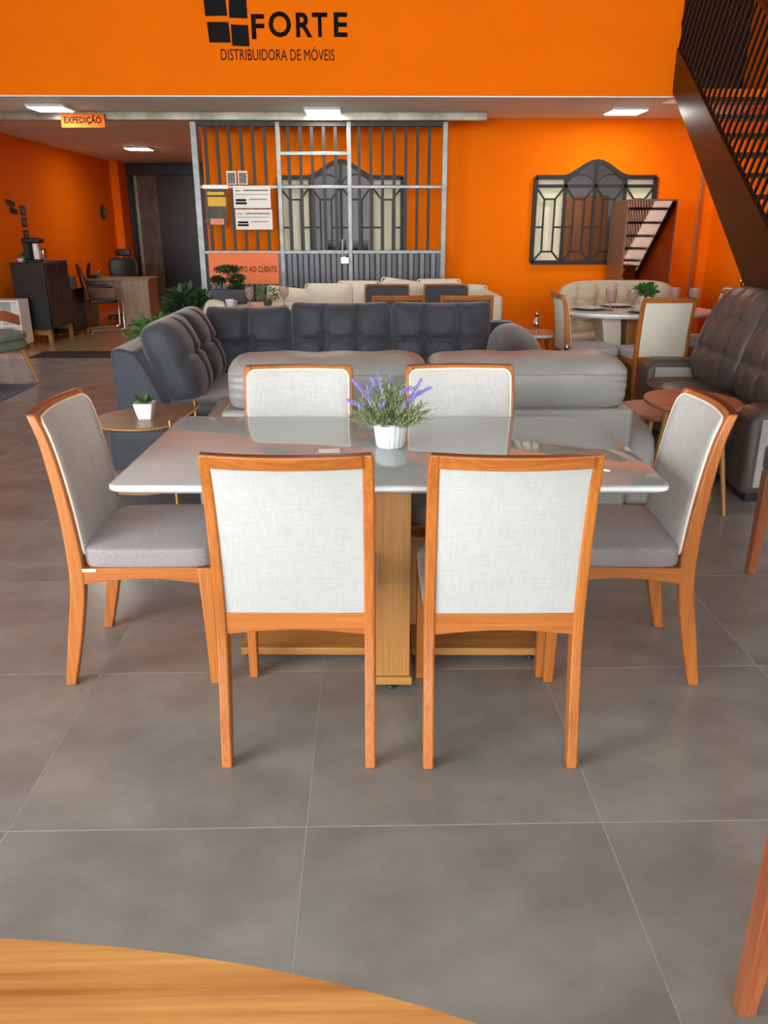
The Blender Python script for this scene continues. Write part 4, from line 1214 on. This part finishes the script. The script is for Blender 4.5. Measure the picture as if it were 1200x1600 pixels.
bt = thing('round_side_table', 'small round side table with a silver bird beside the corner sofa', 'table', (1.63, 7.78, 0))
MB().lathe([(.20, .515), (.235, .535), (.24, .545), (.24, .557), (.236, .560)], 48).build('table_edge', 'white_lacquer', bt, angle=30)
MB().lathe([(.001, .5602), (.232, .5602), (.230, .563), (.001, .563)], 48).build('table_top', 'red_wood', bt, angle=30)
for k in range(3):
    a = 2 * PI * k / 3 + .4
    MB().tube([(.17 * math.cos(a), .17 * math.sin(a), 0), (.12 * math.cos(a), .12 * math.sin(a), .52)], .02, 8, radii=[.013, .022]).build('leg', 'oak_z', bt)
b2 = thing('round_side_table', 'lower round side table half hidden behind the grey sofa cushion', 'table', (1.62, 6.55, 0))
MB().lathe([(.19, .395), (.22, .41), (.22, .425), (.216, .43)], 48).build('table_top', 'red_wood', b2, angle=30)
for k in range(3):
    a = 2 * PI * k / 3
    MB().tube([(.15 * math.cos(a), .15 * math.sin(a), 0), (.11 * math.cos(a), .11 * math.sin(a), .40)], .02, 8, radii=[.013, .02]).build('leg', 'oak_z', b2)
def bird(loc, label, s=1.0, rz=0):
    t = thing('silver_bird', label, 'figurine', loc, rz, 'silver bird figurines')
    MB().lathe([(.03 * s, 0), (.03 * s, .006), (.01 * s, .012), (.006 * s, .03 * s)], 20).build('foot', 'silver', t)
    MB().lathe([(.006 * s, .03 * s), (.026 * s, .05 * s), (.034 * s, .08 * s), (.028 * s, .11 * s), (.012 * s, .135 * s), (.011 * s, .15 * s), (.02 * s, .165 * s), (.022 * s, .18 * s), (.012 * s, .197 * s), (.001, .2 * s)], 20).build('body', 'silver', t)
    MB().loft([[(.02 * s, -.005 * s, .175 * s), (.02 * s, .005 * s, .175 * s), (.02 * s, .005 * s, .184 * s), (.02 * s, -.005 * s, .184 * s)], [(.055 * s, -.001, .170 * s), (.055 * s, .001, .170 * s), (.055 * s, .001, .172 * s), (.055 * s, -.001, .172 * s)]]).build('beak', 'silver', t)
    MB().cushion((-.03 * s, 0, .075 * s), (.035 * s, .008 * s, .018 * s), e=2.5, seg=6, mtx=Matrix.Rotation(.7, 3, 'Y')).build('tail', 'silver', t)
bird((1.61, 7.72, .563), 'taller silver bird on the small round side table', 1.0, .8)
bird((1.615, 6.50, .43), 'lower silver bird peeking over the grey sofa cushion', .95, -.5)

# ---- mirrored wardrobe
wd = thing('mirrored_wardrobe', 'tall brown wardrobe with a bronze mirror front beside the right window', 'wardrobe', (3.245, 9.62, 0))
MB().bb(-.285, .285, .02, .62, 0, 1.80).build('body', 'wardrobe', wd, bevel=.004)
MB().bb(-.29, .29, -.005, .02, .0, 1.81).build('front_frame', 'wardrobe', wd, bevel=.003)
MB().bb(-.272, .272, -.009, -.004, .03, 1.79).build('mirror', 'mirror', wd, smooth=False)

# ---- console under the stair with loop sculpture and plant
cn = thing('console_cabinet', 'dark console under the stair behind the brown sofa', 'cabinet', (3.50, 7.05, 0))
MB().bb(-.34, .40, -.2, .2, .08, .96).build('body', 'wardrobe', cn, bevel=.005)
MB().bb(-.36, .42, -.22, .22, .96, .99).build('top', 'wardrobe', cn, bevel=.004)
for s in (-1, 1):
    MB().bb(s * .18 + .03 - .15, s * .18 + .03 + .15, -.215, -.20, .12, .92).build('door', 'wardrobe', cn, bevel=.004)
    for y in (-.15, .15):
        MB().bb(s * .3 + .03 - .02, s * .3 + .03 + .02, y - .02, y + .02, 0, .08).build('foot', 'black', cn)
lo_ = thing('loop_sculpture', 'silver loop sculpture above the brown sofa back', 'figurine', (3.24, 6.98, .99))
MB().bb(-.05, .05, -.03, .03, 0, .015).build('foot', 'black', lo_, bevel=.003)
MB().tube([(.055 * math.cos(t_) * (1 - .2 * math.sin(t_)), 0, .085 + .075 * math.sin(t_)) for t_ in [2 * PI * k / 24 for k in range(24)]], .011, 8, closed=True).build('loop', 'silver', lo_)
MB().tube([(.05 + .03 * math.cos(t_), .015, .055 + .045 * math.sin(t_)) for t_ in [2 * PI * k / 20 for k in range(20)]], .009, 8, closed=True).build('loop', 'silver', lo_)
cp = thing('console_plant', 'low green plant on the console beside the loop sculpture', 'plant', (3.44, 6.98, .99))
MB().lathe([(.05, 0), (.06, .05), (.054, .05), (.045, .02)], 20).build('pot', 'charcoal_panel', cp)
stuff(leaf_ball(MB(), (0, 0, .085), .10, 200, .05, r5, .5).build('foliage', 'leaf_olive', cp, smooth=False))

# ================================================================== LEFT: armchair, rug, shelf, cabinet, desk
rg = MB().bb(-4.75, -3.40, 6.6, 8.2, .0, .008).build('area_rug', 'rug', smooth=False)
rg.rotation_euler = (0, 0, 0)
tag(rg, 'navy patterned rug under the armchair at the left edge', 'rug')
ac = thing('armchair', 'sage armchair with curved wooden back and splayed legs at the left edge', 'chair', (-3.80, 8.12, .008), -.35)
for sx in (-1, 1):
    for sy in (-1, 1):
        MB().tube([(sx * .30, sy * .30, 0), (sx * .22, sy * .22, .36)], .02, 10, radii=[.013, .024]).build('leg', 'oak_z', ac)
MB().cushion((0, 0, .40), (.30, .29, .055), e=6, seg=8).build('seat_base', 'sage', ac, angle=80)
MB().cushion((0, .01, .485), (.31, .30, .05), e=4.5, seg=10, crown=(0, 0, .2)).build('seat_cushion', 'sage', ac, angle=80)
arcp = [(.31 * math.cos(t_), -.02 - .28 * math.sin(t_), .70 + .035 * math.sin(t_)) for t_ in [PI * k / 20 for k in range(21)]]
arcp = [(.30, .16, .64)] + arcp + [(-.30, .16, .64)]
top = MB()
rings = []
for i, p in enumerate(arcp):
    t0 = Vector(arcp[min(i + 1, len(arcp) - 1)]) - Vector(arcp[max(i - 1, 0)]); t0.z = 0; t0.normalize()
    b = Vector((-t0.y, t0.x, 0)) * .014
    p = Vector(p); u = Vector((0, 0, .05))
    rings.append([p - b - u, p + b - u, p + b + u, p - b + u])
MB().loft(rings).build('back_hoop', 'red_wood', ac, bevel=.008)
for t_ in (.35, .5 * PI - .35, .5 * PI + .35, PI - .35):
    MB().tube([(.29 * math.cos(t_), -.02 - .26 * math.sin(t_), .42), (.305 * math.cos(t_), -.02 - .275 * math.sin(t_), .68)], .013, 8).build('back_post', 'red_wood_z', ac)

sh = thing('white_shelf_unit', 'low white open shelf unit at the left edge', 'shelf', (-4.71 - .0, 10.85, 0))
MB().bb(-.28, .20, -.16, .16, .605, .63).build('top', 'white_lacquer', sh, bevel=.003)
for x in (-.268, -.05, .188):
    MB().bb(x - .012, x + .012, -.16, .16, .06, .605).build('side_panel', 'white_lacquer', sh, bevel=.002)
for z in (.07, .30):
    MB().bb(-.256, .176, -.15, .16, z - .012, z + .012).build('shelf_board', 'white_lacquer', sh, bevel=.002)
MB().bb(-.27, .19, .15, .162, .06, .605).build('back_panel', 'white_lacquer', sh, smooth=False)
for x in (-.25, .17):
    for y in (-.13, .13):
        MB().bb(x - .015, x + .015, y - .015, y + .015, 0, .06).build('foot', 'oak_z', sh)

cb = thing('black_cabinet', 'black lacquered cabinet on wooden legs by the left wall', 'cabinet', (-4.53, 11.62, 0))
MB().bb(-.22, .22, -.45, .45, .20, 1.075).build('body', 'black_foam', cb, bevel=.006)
for y in (-.205, .205):
    dr = MB().bb(.22, .235, y - .2, y + .2, .23, 1.05).build('door', 'black_foam', cb, bevel=.003)
    MB().bb(.235, .25, y - (.17 if y > 0 else -.15), y - (.15 if y > 0 else -.17), .6, .72).build('handle', 'black', dr)
for x in (-.17, .17):
    for y in (-.39, .39):
        MB().bb(x - .028, x + .028, y - .028, y + .028, 0, .20).build('leg', 'oak_z', cb, bevel=.004)
for y in (-.39, .39):
    MB().bb(-.15, .15, y - .015, y + .015, .12, .18).build('stretcher', 'oak_x', cb, bevel=.003)

cm = thing('coffee_maker', 'black and white coffee machine on the black cabinet', 'appliance', (-4.50, 11.40, 1.075))
MB().bb(-.09, .11, -.10, .10, 0, .03).build('base', 'black', cm, bevel=.006)
MB().bb(-.10, -.03, -.09, .09, .03, .30).build('column', 'black', cm, bevel=.01)
MB().bb(-.11, .13, -.10, .10, .24, .31).build('head', 'black', cm, bevel=.02)
MB().lathe([(.038, .035), (.040, .04), (.040, .235), (.03, .24)], 24, (.035, 0, 0)).build('jug', 'white', cm)
tb_ = thing('tumbler', 'steel tumbler on the black cabinet right of the coffee machine', 'cup', (-4.37, 11.40, 1.075))
MB().lathe([(.03, 0), (.034, .01), (.040, .15), (.036, .15), (.03, .012)], 20).build('body', 'chrome', tb_)
MB().lathe([(.041, .15), (.041, .165), (.03, .17)], 20).build('lid', 'black', tb_)
bw = thing('white_bowl', 'small white bowl on the black cabinet at its left corner', 'bowl', (-4.66, 11.33, 1.075))
MB().lathe([(.02, 0), (.03, .006), (.05, .045), (.046, .045), (.026, .010)], 24).build('body', 'white', bw)
sp = thing('small_plant', 'small green plant on the black cabinet behind the white bowl', 'plant', (-4.66, 11.5, 1.075))
MB().lathe([(.03, 0), (.035, .05), (.031, .05), (.026, .01)], 16).build('pot', 'white', sp)
stuff(leaf_ball(MB(), (0, 0, .09), .07, 120, .04, r5, .7).build('foliage', 'leaf_olive', sp, smooth=False))

# wall decor on the left wall (facing +x)
for i, (y, z) in enumerate(((12.47, 1.745), (12.47, 1.588), (12.47, 1.412))):
    t = thing('picture_frame', ['topmost of three small dark frames on the left orange wall', 'middle of three small dark frames on the left orange wall', 'lowest of three small dark frames on the left orange wall, just above the coffee machine'][i], 'picture', (HX0, y, z), group='small frames on the left wall')
    MB().bb(0, .015, -.085, .085, -.065, .065).build('frame', 'black', t, bevel=.003)
    MB().bb(.015, .018, -.058, .058, -.042, .042).build('print', 'photo', t, smooth=False)
scr = thing('script_decor', 'dark cut-out script lettering on the left orange wall', 'decor', (HX0, 12.1, 1.78))
r6 = random.Random(2)
for zc, y0, y1 in ((.055, -.17, .10), (-.045, -.08, .17)):
    pts = []
    for k in range(40):
        u = k / 39
        pts.append((.008, y0 + (y1 - y0) * u + .02 * math.cos(u * 34), zc - (u - .5) * .03 + .036 * math.sin(u * 34)))
    MB().tube(pts, .009, 6).build('script_line', 'gold_letter', scr)
ck = thing('wall_clock', 'small dark oval wall clock at the far end of the left wall', 'clock', (HX0, 16.2, 1.78))
MB().prism([(.13 * math.cos(2 * PI * k / 28), .13 * math.sin(2 * PI * k / 28)) for k in range(28)], 'x', 0, .03).build('case', 'black', ck, bevel=.006)
MB().prism([(.095 * math.cos(2 * PI * k / 28), .095 * math.sin(2 * PI * k / 28)) for k in range(28)], 'x', .03, .033).build('dial', 'charcoal', ck, smooth=False)
for a, L_ in ((.6, .06), (2.2, .08)):
    MB().bar((.035, 0, 0), (.035, math.sin(a) * L_, math.cos(a) * L_), .008, .004, ref=(1, 0, 0)).build('hand', 'tag', ck)

tag(MB().bb(-4.17, -2.6, 9.96, 10.46, 0, .012).build('door_mat', 'mat_dark', smooth=False), 'dark rubber mat across the edge of the beige annex floor', 'mat')

dk = thing('office_desk', 'grey oak office desk in the annex before the dark doors', 'desk', (-4.0, 13.42, 0))
MB().bb(-.62, .48, 0, .62, .70, .735).build('top', 'desk_x', dk, bevel=.004)
MB().bb(.04, .46, .0, .04, .01, .70).build('end_panel', 'desk', dk, bevel=.003)
MB().bb(.43, .46, .04, .60, .01, .70).build('side_panel', 'desk', dk, bevel=.003)
MB().bb(-.60, -.57, .04, .60, .01, .70).build('side_panel', 'desk', dk, bevel=.003)
MB().bb(-.57, .04, .10, .12, .36, .70).build('modesty_panel', 'desk_x', dk, bevel=.003)
oc_ = thing('office_chair', 'black office chair with headrest behind the desk', 'chair', (-4.23, 14.35, 0), PI)
MB().cushion((0, .0, .50), (.25, .25, .05), e=5, seg=8).build('seat', 'black', oc_, angle=80)
MB().cushion((0, -.25, .83), (.25, .04, .19), e=4, seg=10, fn=lambda q, p: (p.x, p.y + .05 * q.x ** 2, p.z)).build('backrest', 'black', oc_, angle=80)
MB().cushion((0, -.27, 1.10), (.13, .035, .06), e=4, seg=8).build('headrest', 'black', oc_, angle=80)
MB().tube([(0, -.27, .50), (0, -.30, .80), (0, -.29, 1.1)], .018, 8).build('back_post', 'black', oc_)
MB().tube([(0, 0, .08), (0, 0, .46)], .025, 10).build('gas_lift', 'chrome', oc_)
for k in range(5):
    a = 2 * PI * k / 5
    b = MB().bar((0, 0, .09), (.28 * math.cos(a), .28 * math.sin(a), .06), .04, .025).build('base_arm', 'black', oc_)
    MB().cushion((.28 * math.cos(a), .28 * math.sin(a), .026), (.022, .022, .026), e=2.2, seg=6).build('castor', 'black', b)

vc = thing('visitor_chair', 'black visitor chair with chrome cantilever frame before the desk', 'chair', (-4.10, 12.78, 0), -1.15)
MB().cushion((0, .0, .45), (.22, .23, .03), e=5, seg=8).build('seat', 'black', vc, angle=80)
MB().cushion((0, -.24, .74), (.21, .02, .25), e=5, seg=8, fn=lambda q, p: (p.x, p.y - .05 * q.z, p.z)).build('backrest', 'black', vc, angle=80)
for s in (-1, 1):
    MB().tube([(s * .235, -.30, .99), (s * .235, -.235, .60), (s * .235, -.225, .47)], .015, 8).build('back_tube', 'chrome', vc)
    MB().tube([(s * .25, -.22, .02), (s * .25, .20, .02), (s * .25, .26, .05), (s * .25, .27, .35), (s * .25, .24, .58), (s * .25, .16, .64), (s * .25, -.20, .645)], .015, 8).build('frame_tube', 'chrome', vc)
    MB().bb(s * .25 - .02, s * .25 + .02, -.18, .14, .655, .68).build('armrest', 'black', vc, bevel=.008)
MB().tube([(-.25, -.22, .02), (.25, -.22, .02)], .015, 8).build('floor_tube', 'chrome', vc)
bx = thing('cardboard_box', 'small greyish box on a low black stand between cabinet and visitor chair', 'box', (-4.40, 12.24, 0))
MB().bb(-.12, .10, -.10, .10, .66, .82).build('body', 'photo', bx, bevel=.004)
MB().bb(-.13, .11, -.11, .11, .82, .84).build('lid', 'photo', bx, bevel=.004)
bx.location.z = 0.0
sd_ = thing('low_stand', 'low black stand behind the black cabinet carrying a small box', 'cabinet', (-4.46, 12.36, 0))
MB().bb(-.20, .14, -.28, .30, .04, .655).build('body', 'black_foam', sd_, bevel=.006)
for x in (-.16, .10):
    for y in (-.24, .26):
        MB().bb(x - .015, x + .015, y - .015, y + .015, 0, .04).build('foot', 'black', sd_)
dp = thing('desk_phone', 'dark telephone standing on the left of the desk', 'phone', (-4.48, 13.62, .735))
MB().bb(-.07, .07, -.08, .08, 0, .05).build('base', 'black', dp, bevel=.01)
MB().cushion((-.05, 0, .14), (.025, .03, .10), e=4, seg=6, mtx=Matrix.Rotation(.2, 3, 'Y')).build('handset', 'black', dp)
gb = thing('green_bottle', 'green plastic bottle lying by the telephone on the desk', 'bottle', (-4.34, 13.52, .735))
MB().lathe([(.03, 0), (.034, .01), (.034, .06), (.015, .09), (.012, .105)], 20).build('body', 'green_plastic', gb)
MB().lathe([(.014, .105), (.014, .12), (.001, .122)], 16).build('cap', 'white', gb)

# ================================================================== OFFICE INTERIOR THROUGH THE WINDOWS
wk = thing('office_counter', 'pale counter inside the office below the gate window', 'desk', (-.1, 12.0, 0))
MB().bb(-1.2, 1.4, -.3, .3, 1.00, 1.04).build('top', 'office', wk, bevel=.004)
MB().bb(-1.18, 1.38, -.26, .26, 0, 1.0).build('body', 'office', wk, bevel=.004)
for lab, x in (('black monitor inside the office, left one seen through the gate', -.42), ('black monitor inside the office, right one seen through the gate', -.11)):
    t = thing('monitor', lab, 'monitor', (x, 11.85, 1.04), group='office monitors')
    MB().bb(-.09, .09, -.06, .06, 0, .012).build('base', 'black', t, bevel=.003)
    MB().bb(-.015, .015, -.01, .01, .012, .12).build('neck', 'black', t)
    MB().bb(-.13, .13, -.015, .015, .10, .30).build('screen', 'screen', t, bevel=.004)
oc2 = thing('brown_cabinet', 'tall brown cabinet inside the office behind the right window', 'cabinet', (2.95, 12.7, 0))
MB().bb(-.50, .60, -.25, .25, 0, 1.95).build('body', 'office_brown', oc2, bevel=.005)
for a, b in ((-.495, .045), (.055, .595)):
    dr = MB().bb(a, b, -.268, -.25, .03, 1.93).build('door', 'office_brown', oc2, bevel=.004)
    MB().bb(b - .06 if a < 0 else a + .04, b - .04 if a < 0 else a + .06, -.285, -.268, .95, 1.12).build('handle', 'steel', dr)
